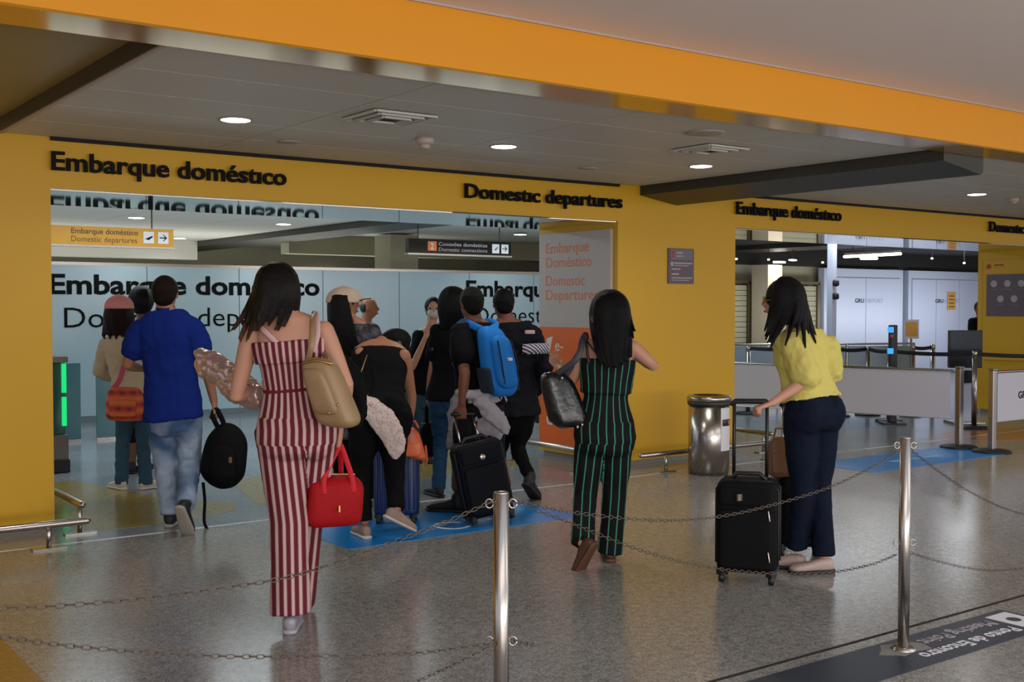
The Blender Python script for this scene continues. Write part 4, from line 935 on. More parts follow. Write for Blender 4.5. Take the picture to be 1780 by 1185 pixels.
for i in range(26):
    f = i / 25; a = -1.9 + 3.6 * f
    x = 398 + (512 - 398) * f; y = 583 + 14 * math.sin(f * 9) - 28 * abs(f - .35) ** 1.2 * 2
    if i == 0: x, y = 412, 560
    ends.append((a, (x + 6 * math.sin(i * 2.3), y + 6 * math.cos(i * 1.7), D - .13 + .13 * abs(f - .5) + (.05 if f > .8 else 0))))
H_A = mat('black_hair_bronze_ends', '#0C0706', .42, 0, .3, 30, .6, 50, .16, aniso=(9, 9, .6))
def ends_tint(m, z0, z1, col):
    N = m.node_tree.nodes; L = m.node_tree.links; b = N['Principled BSDF']; src = b.inputs['Base Color'].links[0].from_socket
    g = N.new('ShaderNodeNewGeometry'); sx = N.new('ShaderNodeSeparateXYZ'); L.new(g.outputs['Position'], sx.inputs[0]); n = N.new('ShaderNodeTexNoise'); n.inputs['Scale'].default_value = 4
    mp = N.new('ShaderNodeMapping'); mp.inputs['Scale'].default_value = (14, 14, 1.0); L.new(g.outputs['Position'], mp.inputs[0]); L.new(mp.outputs[0], n.inputs['Vector'])
    ad = N.new('ShaderNodeMath'); ad.operation = 'MULTIPLY_ADD'; ad.inputs[1].default_value = .22; L.new(n.outputs['Fac'], ad.inputs[0]); L.new(sx.outputs['Z'], ad.inputs[2])
    r = N.new('ShaderNodeMapRange'); r.inputs[1].default_value = z1 + .11; r.inputs[2].default_value = z0 + .11; L.new(ad.outputs[0], r.inputs[0])
    mx = N.new('ShaderNodeMix'); mx.data_type = 'RGBA'; mx.inputs[7].default_value = lin(col); L.new(r.outputs[0], mx.inputs[0]); L.new(src, mx.inputs[6]); L.new(mx.outputs[2], b.inputs['Base Color'])
ends_tint(H_A, 1.33, 1.45, '#5A3A24')
A.long_hair(H_A, ends, .006, .014, 1.05)
A.shoes(mat('clear_heel_shoe', '#8F8C96', .25), mat('clear_sole', '#9A98A2', .2), (CF + CR * -.1, CF), names='sandal', low=True)

def bag_mesh(c, ax, ay, az, pw=3.2, r=.06, top=.75): return MB().soft(c, ax, ay, az, pw, 28, r, 4, top)
M_TAN = mat('beige_leather', '#8E7452', .42, 0, .12, 12, .15, 60); M_GOLD = mat('gold_fitting', '#C9A468', .3, 1.0)
c = P(572, 682, D - .16); dx = (CR * .93 - CF * .35).normalized(); tilt = (UP * .93 - CR * .33).normalized()
t = thing('handbag', tuple(c), 'beige leather handbag on the right shoulder of the woman in maroon stripes', 'handbag')
o = MB().soft(c, dx * .105, tilt.cross(dx).normalized() * .07, tilt * .165, 3.2, 28, .06, 4, .72).build('bag_body', M_TAN, t, sub=1, disp=(.02, .1))
lab(MB().soft(c + tilt * .01 - CF * .05 - dx * .03, dx * .068, tilt.cross(dx).normalized() * .035, tilt * .11, 3.5, 24, .04, 3, .8).build('front_pocket', M_TAN, t, sub=1), 'padded front pocket')
MB().tube([c + tilt * .14 - dx * .07 - CF * .045, c + tilt * .155 - CF * .05, c + tilt * .14 + dx * .07 - CF * .03], .006, 8).build('zip', M_GOLD, t, True)
strap([c + tilt * .15 - dx * .05, (541, 600, D - .17), (543, 560, D - .11), (545, 545, D - .02), (548, 552, D + .05), (556, 600, D + .05), c + tilt * .15 + dx * .05], .013, M_TAN, 'strap', t)
for p in (c - tilt * .05 - CF * .085 + dx * .04, c - tilt * .09 - CF * .08 - dx * .02): MB().ell(p, CR * .006, CF * .006, UP * .006, 8, 5).build('stud', M_GOLD, t, True)
# rose metallic rolled jacket under her left arm
t = thing('rolled_jacket', tuple(P(400, 660, D + .2)), 'shiny rose metallic jacket rolled up under the arm of the woman in maroon stripes', 'jacket')
M_ROSE = mat('rose_metallic_cloth', '#BFA49E', .32, .6, .12, 6, .15, 18)
mb = MB(); a, b = P(350, 630, D + .3), P(452, 695, D + .12)
for k, (w, f) in enumerate(((.05, 0), (.045, .04), (.04, -.035))):
    mb.tube([a + UP * f, a.lerp(b, .3) + UP * (f + .01), a.lerp(b, .65) + UP * (f - .01), b + UP * f * .6], [w * .7, w, w * 1.15, w * .9], 12)
mb.build('rolled_cloth', M_ROSE, t, voxel=.007, it=3, disp=(.035, .055))
MB().tube([P(352, 622, D + .27), P(400, 645, D + .17), P(440, 668, D + .07)], .012, 8).build('folded_edge', M_ROSE, t, True)
# black cardigan over her right forearm
t = thing('cardigan', tuple(P(615, 690, D)), 'black cardigan hanging over the right forearm of the woman in maroon stripes', 'cardigan')
mb = MB(); pts = [(598, 618, .05), (612, 640, .03), (620, 680, .04), (624, 720, .05), (620, 742, .06)]
mb.loft([(P(x, y, D + z), CR * w, CF * .03) for (x, y, z), w in zip(pts, (.012, .035, .045, .04, .022))], 14)
mb.tube([P(590, 640, D + .0), P(600, 655, D + .02), P(612, 665, D + .05)], .045, 12)
mb.build('draped_cloth', cloth('black_knit', '#0A0A0C'), t, voxel=.008, it=3, disp=(.03, .06))
# red duffel
t = thing('duffel_bag', tuple(P(576, 918, D + .12)), 'red duffel bag carried low by the woman in maroon stripes', 'bag')
M_REDB = cloth('red_nylon', '#981319', .6, .12, 10, .2, 60); M_REDS = cloth('red_strap', '#C02A34', .6)
c = P(577, 870, D + .14); ux = (CR * .9 + CF * .42).normalized(); uy = ux.cross(UP)
MB().soft(c, UP * .122, uy * .10, ux * .135, 3.4, 28, .05, 4, 1.0).build('bag_body', M_REDB, t, sub=1, disp=(.02, .12))
MB().tube([c + UP * .118 - ux * .11, c + UP * .126, c + UP * .118 + ux * .11], .005, 8).build('zip', M_GOLD, t, True)
lab(MB().box(c - CF * .105 + CR * .05 - UP * .02, (.008, .008, .03)).build('zip_pull', M_GOLD, t), 'small gold zip pull')
h = P(588, 778, D + .12)
for s_, m_ in ((-1, 1), (1, 1)):
    strap([c + UP * .05 - ux * .065 + uy * s_ * .102, c + UP * .125 - ux * .06 + uy * s_ * .085, h - ux * .008 + uy * s_ * .02, h + UP * .012 + uy * s_ * .016, h + ux * .012 + uy * s_ * .02, c + UP * .125 + ux * .07 + uy * s_ * .085, c + UP * .05 + ux * .075 + uy * s_ * .102], .013, M_REDS, 'strap', t, D=CR)
# ================================================================ woman in black with green stripes
D = 6.64
W = Fig('person', 'woman in a black jumpsuit with thin green stripes and very long black hair', dict(
    hipL=(1029, 748), hipR=(1072, 746), neck=(1058, 588), shL=(1019, 606), shR=(1099, 603),
    elL=(991, 668, .06), wrL=(972, 640, .22), elR=(1137, 636, .02), wrR=(1108, 622, .26), hdR=(1092, 604, .34),
    knL=(1017, 862, .03), anL=(1013, 943, -.20), knR=(1068, 860, .06), anR=(1060, 962, .05)), D, SK1, True, .97, wid=1.0)
W.make_body(P(1060, 545, D), CF, .225, hands=(('L', .7), ('R', .5)), palm={'L': UP, 'R': -CF}, thumb={'L': CR, 'R': UP}, voxel=.008)
mb = MB(); W.torso(mb, -.26, .74, .012)
for k in 'LR': mb.ell(W.J['hip' + k] - W.fwd0 * .045 - UP * .03, W.side0 * .094, W.fwd0 * .095, UP * .12, 14, 8)
W.leg(mb, 'L', 0, (.098, .090, .072, .068, .072)); W.leg(mb, 'R', 0, (.100, .092, .076, .073, .078))
W.piece('jumpsuit', mb, M_STD, .009, 4, (.014, .09), u_fn(W))
mb = MB(); W.torso(mb, .40, .78, .022, .008); lab(W.piece('blouson_top', mb, M_STD, .009, 3, (.014, .06), u_fn(W)), 'loose striped top part')
M_BSTR = mat('black_strap', '#0C0C10', .6)
W.strap([(1024, 632, -.10), (1020, 605, -.09), (1019, 588, -.04), (1019, 586, .02)], .009, M_BSTR); W.strap([(1040, 618, -.11), (1028, 603, -.09), (1021, 592, -.05)], .005, M_BSTR)
ends = [(-1.8 + 3.6 * i / 23, (1032 + 72 * (i / 23), 640 - 22 * abs(i / 23 - .45) * 2 + 6 * math.sin(i * 2.1) - (60 if i < 2 else 0) - (35 if i > 21 else 0), D - .19 + .10 * abs(i / 23 - .5))) for i in range(24)]
W.long_hair(H_BLK, ends, .007, .019, 1.14)
W.shoes(mat('brown_leather_shoe', '#4A2E20', .5), mat('brown_sole', '#5A3A28', .6), (CF * .3 - CR * 1 + CF * .6, CF), names='shoe', low=True, pitch=(1.0, 0))
c = P(977, 695, D - .06); t = thing('handbag', tuple(c), 'black shiny leather bag on the left shoulder of the woman in green stripes', 'handbag')
M_BLE = mat('black_leather', '#0D0D10', .25, 0, .2, 14, .35, 30, .6)
ud = (CR * .95 + CF * .3).normalized(); tl = (UP * .95 - CR * .28).normalized()
MB().soft(c, ud * .125, tl.cross(ud).normalized() * .09, tl * .175, 2.6, 26, .085, 4, .72).build('bag_body', M_BLE, t, sub=1, disp=(.045, .07))
strap([c + tl * .12 - ud * .06, (1001, 625, D - .13), (1012, 592, D - .09), (1018, 582, D - .01), (1014, 600, D + .06), c + tl * .13 + ud * .05], .018, mat('dark_slate_strap', '#2A2A34', .5), 'strap', t)
for k, (x, y) in enumerate(((1004, 742), (1012, 738), (977, 657))): MB().ell(P(x, y, D - .17 + .02 * k), CR * .008, CF * .008, UP * .012, 8, 5).build('stud', M_STEEL, t, True)

# ================================================================ woman in yellow
D = 6.4; fy = (CF * .86 - CR * .5).normalized(); sy = fy.cross(UP)
Yl, Yr = P(1376, 592, D - .03), P(1376, 592, D - .03) + sy * .27 - UP * .03
Y = Fig('person', 'woman in a cropped yellow top and dark jeans pulling black suitcases', dict(
    hipL=(1392, 715, -.04), hipR=P(1392, 715, D - .04) + sy * .16, neck=(1388, 572, .06), shL=Yl, shR=Yr,
    elL=(1404, 660, -.10), wrL=(1343, 700, -.14), hdL=(1325, 706, -.14), elR=(1438, 650, .20), wrR=(1400, 690, .38),
    knL=(1394, 858, -.02), anL=(1383, 950, .06), knR=(1425, 855, .02), anR=(1432, 966, -.02), bow=Vector((0, 0, 0))), D, SK1, True, 1.0, wid=.98)
Y.make_body(P(1358, 523, D + .04), (-CR * .93 + CF * .38), .225, hands=(('L', 1.2), ('R', .5)), palm={'L': -UP, 'R': CR}, thumb={'L': CF, 'R': UP}, voxel=.008)
M_YT = cloth('yellow_cotton', '#C2B765', .9, .06, 6, .2, 50); M_JD = cloth('dark_denim', '#0E1626', .85, .2, 25, .2, 200)
mb = MB(); Y.torso(mb, .14, .98, .022, .015)
for k in 'LR': Y.arm(mb, k, .022, .42, .038)
Y.piece('yellow_top', mb, M_YT, .009, 4, (.03, .08))
mb = MB(); Y.torso(mb, -.26, .24, .010)
for k in 'LR':
    mb.ell(Y.J['hip' + k] - Y.fwd0 * .055 - UP * .03, Y.side0 * .09, Y.fwd0 * .10, UP * .12, 14, 8)
Y.leg(mb, 'L', 0, (.098, .088, .064, .062, .066)); Y.leg(mb, 'R', 0, (.098, .088, .064, .062, .064))
Y.piece('jeans', mb, M_JD, .009, 4, (.012, .07))
ends = [(-1.95, (1329, 575, D + .0)), (-1.75, (1330, 585, D - .03)), (1.9, (1336, 570, D + .08)), (-1.5, (1334, 596, D - .10)), (-1.35, (1338, 608, D - .11)), (-1.6, (1331, 590, D - .06)), (-1.2, (1344, 590, D - .13)), (-1.0, (1350, 585, D - .14)), (-.8, (1365, 600, D - .16)), (-.7, (1376, 570, D - .16)), (-.55, (1385, 585, D - .16)), (-.4, (1400, 608, D - .13)), (-.3, (1398, 596, D - .12)), (-.15, (1406, 580, D - .08)), (0, (1418, 596, D - .04)), (.15, (1424, 600, D)), (.3, (1412, 580, D + .05)), (.6, (1400, 580, D + .1)), (.9, (1390, 575, D + .14)), (1.2, (1375, 575, D + .15)), (1.5, (1350, 590, D + .15))]
Y.long_hair(H_BLK, ends, .007, .018, 1.12)
o = MB(); e = Y.hc + Y.hf * .095 + Y.hu * .005
for s_ in (-1, 1):
    cc = e + Y.hr * s_ * .034; o.tube([cc + Y.hr * .024 * math.cos(k * PI / 6) + Y.hu * .02 * math.sin(k * PI / 6) for k in range(13)], .0025, 6, caps=False)
    o.tube([cc + Y.hr * s_ * .024, cc + Y.hr * s_ * .04 - Y.hf * .09], .002, 6)
o.tube([e - Y.hr * .012, e + Y.hr * .012], .002, 6).build('eyeglasses', mat('amber_frame', '#A57A1C', .3), Y.t, True)
M_SHOEC = mat('cream_leather', '#A8948A', .5, var=.05); M_SOLB = mat('black_sole', '#121010', .6)
Y.shoes(M_SHOEC, M_SOLB, (-CR * .9 + CF * .4, -CR * .97 - CF * .1), low=True, names='ballet_flat')
# suitcases --------------------------------------------------------
M_SC = mat('black_suitcase_fabric', '#08090B', .7, 0, .2, 30, .25, 200, .15); M_SC2 = mat('dark_navy_suitcase_fabric', '#0C1018', .7, 0, .2, 30, .25, 200, .15)
def suitcase(c, ux, w, dpt, h, m, l, handle=.5, tilt=0.0, lean=None, hm=None, grp='wheeled suitcases', tip=.02, tubes=True, group=True):
    """c: centre of the bottom on the floor, ux: direction of the width"""
    c = Vector(c); ux = Vector(ux).normalized(); uy = UP.cross(ux).normalized(); uz = (UP + (lean or Vector((0, 0, 0)))).normalized(); ux = (ux - uz * ux.dot(uz)).normalized(); uy = uz.cross(ux).normalized()
    t = thing('suitcase', tuple(c), l, 'suitcase', grp); z0 = .06
    ctr = c + uz * (z0 + h / 2)
    MB().soft(ctr, ux * w / 2, uy * dpt / 2, uz * h / 2, 6, 36, .045, 4).build('shell', m, t, True, sub=1)
    lab(MB().soft(ctr - uy * dpt * .5 - uz * h * .12, ux * w * .42, uy * .025, uz * h * .31, 6, 30, .02, 3).build('front_pocket', m, t, True), 'raised front pocket')
    lab(MB().soft(ctr - uy * dpt * .5 + uz * h * .34, ux * w * .42, uy * .018, uz * h * .09, 6, 30, .015, 3).build('front_pocket', m, t, True), 'narrow upper pocket')
    for k in (-1, 1):
        y_ = uy * dpt * .28 * k
        MB().tube([ctr + y_ + ux * w * .503 - uz * h * .4, ctr + y_ + ux * w * .503 + uz * h * .4, ctr + y_ + ux * w * .4 + uz * h * .497, ctr + y_ - ux * w * .4 + uz * h * .497, ctr + y_ - ux * w * .503 + uz * h * .4, ctr + y_ - ux * w * .503 - uz * h * .4], .005, 6).build('zip', M_RUB, t, True)
    MB().tube([ctr + uz * h * .5 - ux * .09, ctr + uz * (h * .5 + .028) - ux * .06, ctr + uz * (h * .5 + .028) + ux * .06, ctr + uz * h * .5 + ux * .09], .013, 10).build('carry_handle', M_RUB, t, True)
    for i in (-1, 1):
        for k in (-1, 1):
            p = c + ux * i * w * .4 + uy * k * dpt * .36
            p = Vector((p.x, p.y, 0))
            o = MB().box(c + uz * (z0 + .005) + ux * i * w * .4 + uy * k * dpt * .36, (.04, .04, .04)).build('caster_mount', M_RUB, t)
            q_ = c + uz * .03 + ux * i * w * .4 + uy * k * dpt * .36
            MB().cyl(q_ - ux * .014, q_ + ux * .014, .026, 14).build('wheel', M_RUB, o, True)
    if handle:
        hz = ctr + uz * (h / 2 + handle) + uy * dpt * .38; mt = hm or M_RUB
        for i in (-1, 1):
            MB().cyl(ctr + uz * h * .47 + uy * dpt * .38 + ux * i * w * .27, hz + ux * i * w * .27, .010, 10).build('handle_tube', mt, t, True)
        MB().tube([hz - ux * w * .30, hz + uz * .014 - ux * w * .25, hz + uz * .016 + ux * w * .25, hz + ux * w * .30], .015, 10).build('grip', M_RUB, t, True)
    return t, ctr, ux, uy, uz
b = P(1300, 985, 6.2); t, ctr, ux, uy, uz = suitcase((b.x, b.y, 0), CR * .95 - CF * .30, .33, .24, .50, M_SC, 'large black fabric suitcase held by the woman in yellow', handle=.40)
lab(MB().box(ctr - uy * .152 + uz * .17 - ux * .03, (.03, .012, .035)).build('badge', M_STEEL, t), 'small silver square badge')
for p, q_ in ((.12, .1), (.12, -.12)): MB().tube([ctr - uy * .15 + ux * p + uz * q_, ctr - uy * .155 + ux * (p + .008) + uz * (q_ - .05)], .004, 6).build('zip_pull', M_STEEL, t, True)
b = P(1388, 930, 6.85); t, ctr, ux, uy, uz = suitcase((b.x, b.y, 0), CR, .30, .2, .42, M_SC, 'second black suitcase with a silver handle behind the legs of the woman in yellow', handle=.42, hm=M_STEEL)
c = ctr + uz * .33 - ux * .13 - uy * .06; b_ = c
t = thing('tote_bag', tuple(c - uz * .13), 'tan brown leather bag on the second suitcase beside the jeans', 'bag')
M_BRL = mat('brown_leather', '#7A5436', .45, 0, .15, 14, .2, 40)
MB().soft(c, ux * .085, uy * .05, uz * .12, 3, 24, .05, 4, .8).build('bag_body', M_BRL, t, sub=1, disp=(.015, .06)); MB().tube([c + uz * .1 - ux * .04, c + uz * .17 - ux * .025, c + uz * .17 + ux * .025, c + uz * .1 + ux * .04], .006, 8).build('strap', M_BRL, t, True)
MB().soft(c - uy * .05 - uz * .03, ux * .06, uy * .014, uz * .06, 4, 20, .012, 3).build('front_pocket', M_BRL, t, True)

# ================================================================ man in the blue shirt
D = 7.72
B = Fig('person', 'man in a royal blue t-shirt and light jeans walking with a black backpack in hand', dict(
    hipL=(280, 712), hipR=(324, 712), neck=(288, 545), shL=(246, 574), shR=(334, 572),
    elL=(221, 634, .0), wrL=(249, 640, .22), hdL=(262, 636, .30), elR=(358, 632, .0), wrR=(372, 698, .06), hdR=(375, 716, .06),
    knL=(288, 812, .04), anL=(296, 893, .02), knR=(330, 808, .04), anR=(322, 878, -.30)), D, SK2, False, 1.0)
B.make_body(P(288, 510, D), CF, .23, hands=(('L', .6), ('R', 1.3)), palm={'L': UP, 'R': -CR}, thumb={'L': CR, 'R': CF}, voxel=.009)
M_BLUE = cloth('royal_blue_cotton', '#10256F', .9, .08, 6, .25, 160); M_JL = cloth('light_denim', '#54708F', .85, .25, 7, .25, 160)
_N = M_JL.node_tree.nodes; _r = _N.new('ShaderNodeValToRGB'); _r.color_ramp.elements[0].position = .38; _r.color_ramp.elements[0].color = lin('#3E597C'); _r.color_ramp.elements[1].position = .64; _r.color_ramp.elements[1].color = lin('#93A4B8')
_t = _N.new('ShaderNodeTexCoord'); _n = _N.new('ShaderNodeTexNoise'); _n.inputs['Scale'].default_value = 4; M_JL.node_tree.links.new(_t.outputs['Object'], _n.inputs[0]); M_JL.node_tree.links.new(_n.outputs['Fac'], _r.inputs[0]); M_JL.node_tree.links.new(_r.outputs[0], _N['Principled BSDF'].inputs['Base Color'])
mb = MB(); B.torso(mb, -.10, 1.03, .020, .020)
for k in 'LR': B.arm(mb, k, .022, .25, .014)
B.piece('t_shirt', mb, M_BLUE, .010, 4, (.028, .11))
mb = MB(); mb.tube([B.J['neck'] + UP * .008, B.J['neck'] + UP * .03], .068, 18); B.short_hair(H_BRN)
lab(B.piece('collar', mb, M_BLUE, .008, 2, None), 'round ribbed collar')
def jeans(Fg, m, name='jeans', wide=(.102, .092, .070, .066, .062), seat=.052, v=.010, fold=(.022, .06)):
    mb = MB(); Fg.torso(mb, -.26, .10, .010)
    for k in 'LR':
        mb.ell(Fg.J['hip' + k] - Fg.fwd0 * seat * .8 - UP * .03, Fg.side0 * .09, Fg.fwd0 * .09, UP * .11, 14, 8); Fg.leg(mb, k, 0, wide)
    return Fg.piece(name, mb, m, v, 4, fold)
o = jeans(B, M_JL, wide=(.104, .094, .078, .070, .066))
for k in '':
    h_ = B.J['hip' + k]; MB().soft(h_ - B.fwd0 * .128 - UP * .075, B.side0 * .055, B.fwd0 * .006, UP * .06, 4, 20, .005, 2).build('back_pocket', M_JL, o, True)
B.shoes(mat('black_sneaker', '#121317', .6), mat('pale_sneaker_sole', '#9A948C', .6), (CF - CR * .1, CF + CR * .1), names='sneaker', pitch=(0, .95), ln=.27)
M_BP = cloth('black_backpack_fabric', '#090A0E', .7, .2, 20, .3, 90)
c = P(391, 792, D - .02); t = thing('backpack', tuple(P(391, 850, D)), 'black round backpack hanging from the hand of the man in blue', 'backpack')
MB().soft(c, CR * .165 + UP * -.03, CF * .10, UP * .22 + CR * .035, 2.3, 28, .16, 5, .80).build('bag_body', M_BP, t, sub=1, disp=(.03, .12))
lab(MB().soft(c - CF * .085 + CR * .01 - UP * .04, CR * .10, CF * .05, UP * .13, 2.6, 24, .08, 4, .85).build('front_pocket', M_BP, t, sub=1), 'front pocket')
strap([c + UP * .2 - CR * .05, P(370, 722, D + .02), P(376, 712, D + .03), P(384, 724, D + .02), c + UP * .2 + CR * .0], .018, M_BP, 'grab_loop', t)
strap([P(353, 838, D - .04), P(356, 870, D - .04), P(355, 905, D - .05), P(361, 920, D - .06), P(369, 925, D - .07)], .011, M_BP, 'strap', t)
MB().soft(c - CF * .14 + CR * .07 - UP * .01, CR * .012, CF * .004, UP * .02, 3, 12, .004, 2).build('badge', mat('dull_copper', '#6A4A3A', .5), t, True)

# ================================================================ girl with the pink cap
D = 9.3
G = Fig('person', 'girl with a pink cap, cream sweater and plaid shoulder bag seen from behind', dict(
    hipL=(221, 690), hipR=(251, 690), neck=(208, 580), shL=(186, 597), shR=(238, 597),
    elL=(173, 645, .05), wrL=(196, 655, .26), elR=(250, 645, .05), wrR=(240, 648, .26),
    knL=(213, 775, .0), anL=(211, 842, .0), knR=(249, 775, .0), anR=(254, 842, .02)), D, SK2, True, .93)
G.make_body(P(208, 537, D), CF, .215, hands=(('L', .5), ('R', .5)), palm={'L': UP, 'R': UP}, thumb={'L': CR, 'R': -CR}, voxel=.011)
mb = MB(); G.torso(mb, .02, .99, .03, .02)
for k in 'LR': G.arm(mb, k, .022, .9, .01)
G.piece('sweater', mb, cloth('cream_knit', '#AEA089', .95, .08, 12, .4, 60), .011, 4, (.02, .08))
jeans(G, cloth('teal_denim', '#2F4A5C', .85, .2, 8), wide=(.095, .082, .060, .058, .058))
G.long_hair(H_BRN, [(-1.6 + 3.2 * i / 15, (178 + 52 * i / 15, 584 + 5 * math.sin(i * 2), D - .10 + .05 * abs(i / 15 - .5))) for i in range(16)], .009, .024, 1.10, crown=False)
def cap(Fg, m, mbrim, bdir, f=1.2, drop=.02, name='cap', tiltb=0.0):
    H = Fg.hh / 2; h, u = Fg.hc, Fg.hu; b = Vector(bdir).normalized(); s_ = b.cross(u).normalized(); st = []
    for k in range(8):
        t_ = k / 7 * PI / 2; r_ = math.cos(t_) if k < 7 else .08
        st.append((h + u * H * (.16 + .92 * math.sin(t_)) - b * H * .1, b * H * .92 * r_ * f / 1.1, s_ * H * .78 * r_ * f / 1.1))
    o = MB().loft([(st[0][0] - u * H * .12, st[0][1], st[0][2])] + st, 24).build(name, m, Fg.t, True)
    st = []; org = h + u * H * (.18) - b * H * .1
    for x, w, z in ((.72, .66, 0), (.9, .70, .0), (1.1, .64, -.02), (1.28, .48, -.05), (1.36, .25, -.07)):
        st.append((org + b * H * x * f / 1.1 + u * H * (z + (x - .75) * tiltb), s_ * H * w, u * H * .035))
    MB().loft(st, 14, 2.6).build('brim', mbrim, o, True)
    MB().ell(h + u * H * 1.09 - b * H * .1, b * .01, s_ * .01, u * .006, 8, 5).build('button', m, o, True)
    for k in (-.5, .5): pass
    return o
lab(cap(G, cloth('pink_cotton', '#C7827E', .9), cloth('pink_brim', '#C7827E', .9), CF, 1.5), 'pink cap')
c = P(217, 702, D - .17); t = thing('shoulder_bag', tuple(P(217, 732, D - .17)), 'red and orange plaid shoulder bag on the back of the pink capped girl', 'bag')
mp = bpy.data.materials.new('plaid_cloth'); mp.use_nodes = True; N = mp.node_tree.nodes; L = mp.node_tree.links
tc = N.new('ShaderNodeTexCoord'); prev = None
mxp = None
for k, (rot, sc_, col) in enumerate((((0, 0, 0), 26, '#6A1420'), ((0, PI / 2, 0), 20, '#C2602E'))):
    wv = N.new('ShaderNodeTexWave'); wv.inputs['Scale'].default_value = sc_ / 6; wv.inputs['Distortion'].default_value = .6
    mm = N.new('ShaderNodeMapping'); mm.inputs['Rotation'].default_value = rot; L.new(tc.outputs['Object'], mm.inputs[0]); L.new(mm.outputs[0], wv.inputs[0])
    mx = N.new('ShaderNodeMix'); mx.data_type = 'RGBA'; mx.inputs[7].default_value = lin(col)
    if mxp is None: mx.inputs[6].default_value = lin('#A12A28')
    else: L.new(mxp.outputs[2], mx.inputs[6])
    L.new(wv.outputs['Fac'], mx.inputs[0]); mxp = mx
L.new(mxp.outputs[2], N['Principled BSDF'].inputs['Base Color']); N['Principled BSDF'].inputs['Roughness'].default_value = .7
MB().soft(c, CR * .165, CF * .07, UP * .135, 3, 26, .07, 4, .86).build('bag_body', mp, t, sub=1, disp=(.03, .08))
lab(MB().soft(c - CF * .055 - UP * .03, CR * .11, CF * .03, UP * .07, 3, 22, .03, 3).build('front_pocket', mp, t, sub=1), 'plaid front pocket')
strap([c + UP * .12 - CR * .10, P(208, 660, D - .17), P(220, 620, D - .15), P(232, 590, D - .09), P(236, 583, D + .0)], .020, cloth('pink_strap', '#A84A66'), 'strap', t)
M_WSH = mat('cream_sneaker', '#B5AA9C', .6)
G.shoes(M_WSH, mat('pale_sole', '#BDB6AC', .6), (-CR * .7 + CF * .7, CR * .6 + CF * .8), names='sneaker', ln=.24)

# person hidden behind the man in blue
D = 10.2
K = Fig('person', 'dark haired person in a red and green patterned top behind the man in blue', dict(
    hipL=(227, 690), hipR=(254, 690), neck=(248, 562), shL=(224, 576), shR=(276, 576), elL=(226, 630, .1), wrL=(240, 640, .3), elR=(280, 630, .1), wrR=(268, 640, .3),
    knL=(226, 762, .0), anL=(229, 815, .0), knR=(252, 762, .1), anR=(250, 812, .15)), D, SK3, True, 1.0)
K.make_body(P(247, 522, D), CF, .22, palm={'L': UP, 'R': UP}, voxel=.012, legs_r=1)
M_PAT = mat('red_green_floral', '#7A2A34', .8, 0, .5, 22, .1, 40)
def patt(m, cols, scale):
    N = m.node_tree.nodes; L = m.node_tree.links; v = N.new('ShaderNodeTexNoise'); v.inputs['Scale'].default_value = scale; v.inputs['Detail'].default_value = 3; tc = N.new('ShaderNodeTexCoord'); L.new(tc.outputs['Object'], v.inputs['Vector'])
    r = N.new('ShaderNodeValToRGB'); r.color_ramp.interpolation = 'CONSTANT' if len(cols) > 2 else 'LINEAR'
    while len(r.color_ramp.elements) < len(cols): r.color_ramp.elements.new(.5)
    for i, (p, c_) in enumerate(cols): r.color_ramp.elements[i].position = p; r.color_ramp.elements[i].color = lin(c_)
    L.new(v.outputs['Fac'], r.inputs[0]); L.new(r.outputs[0], N['Principled BSDF'].inputs['Base Color']); return m
patt(M_PAT, ((0, '#8A3040'), (.42, '#B5A6A0'), (.5, '#2F5A44'), (.58, '#8A2438')), 16)
mb = MB(); K.torso(mb, -.02, .99, .02, .01)
for k in 'LR': K.arm(mb, k, .022, .6, .01)
K.piece('patterned_top', mb, M_PAT, .011)
mb = MB(); K.torso(mb, -.26, .1, .012)
for k in 'LR': K.leg(mb, k, .014, None, .5)
K.piece('shorts', mb, cloth('dark_shorts', '#15161C'), .011)
K.long_hair(H_BLK, [(-1.5 + 3.0 * i / 9, (236 + 22 * i / 9, 545, D - .08)) for i in range(10)], .01, .02, 1.08)
K.shoes(mat('black_shoe', '#0E0E10', .6), M_SOLB, (-CR * .2 + CF, CF), names='shoe')

# ================================================================ woman with the beige cap
D = 8.25
C = Fig('person', 'woman with a beige cap worn sideways, long black hair and dark floral top', dict(
    hipL=(590, 745), hipR=(632, 745), neck=(608, 560), shL=(577, 590), shR=(648, 585, .03), elL=(580, 660, .05), wrL=(592, 690, .2), elR=(648, 655, .1), wrR=(632, 668, .3),
    knL=(597, 815, .03), anL=(598, 868, -.0), knR=(634, 812, .1), anR=(634, 866, .1)), D, SK2, True, 1.05)
C.make_body(P(601, 527, D), CF * .5 + CR * .85, .225, palm={'L': UP, 'R': UP}, voxel=.010)
M_FLO = mat('dark_floral', '#101018', .8, 0, .2, 20, .1, 40); patt(M_FLO, ((.42, '#0C0C14'), (.66, '#54505E')), 18)
mb = MB(); C.torso(mb, -.08, .99, .024, .015)
for k in 'LR': C.arm(mb, k, .026, .7, .014)
C.piece('floral_top', mb, M_FLO, .010)
jeans(C, cloth('black_trousers', '#0B0B0E'), 'trousers', (.1, .09, .07, .066, .064))
C.long_hair(H_BLK, [(-1.2 + 2.6 * i / 15, (578 + 50 * i / 15, 620 + 8 * math.sin(i * 1.9), D - .14 + .05 * abs(i / 15 - .5))) for i in range(16)], .009, .022, 1.08, crown=False)
lab(cap(C, cloth('beige_cotton', '#B9A393', .9), cloth('black_brim', '#0B0B0D', .8), CR * .97 + CF * .2, 1.40, tiltb=.35), 'beige cap with black brim')
C.shoes(mat('dark_shoe', '#101014', .6), M_SOLB, (CF, CF), names='shoe')

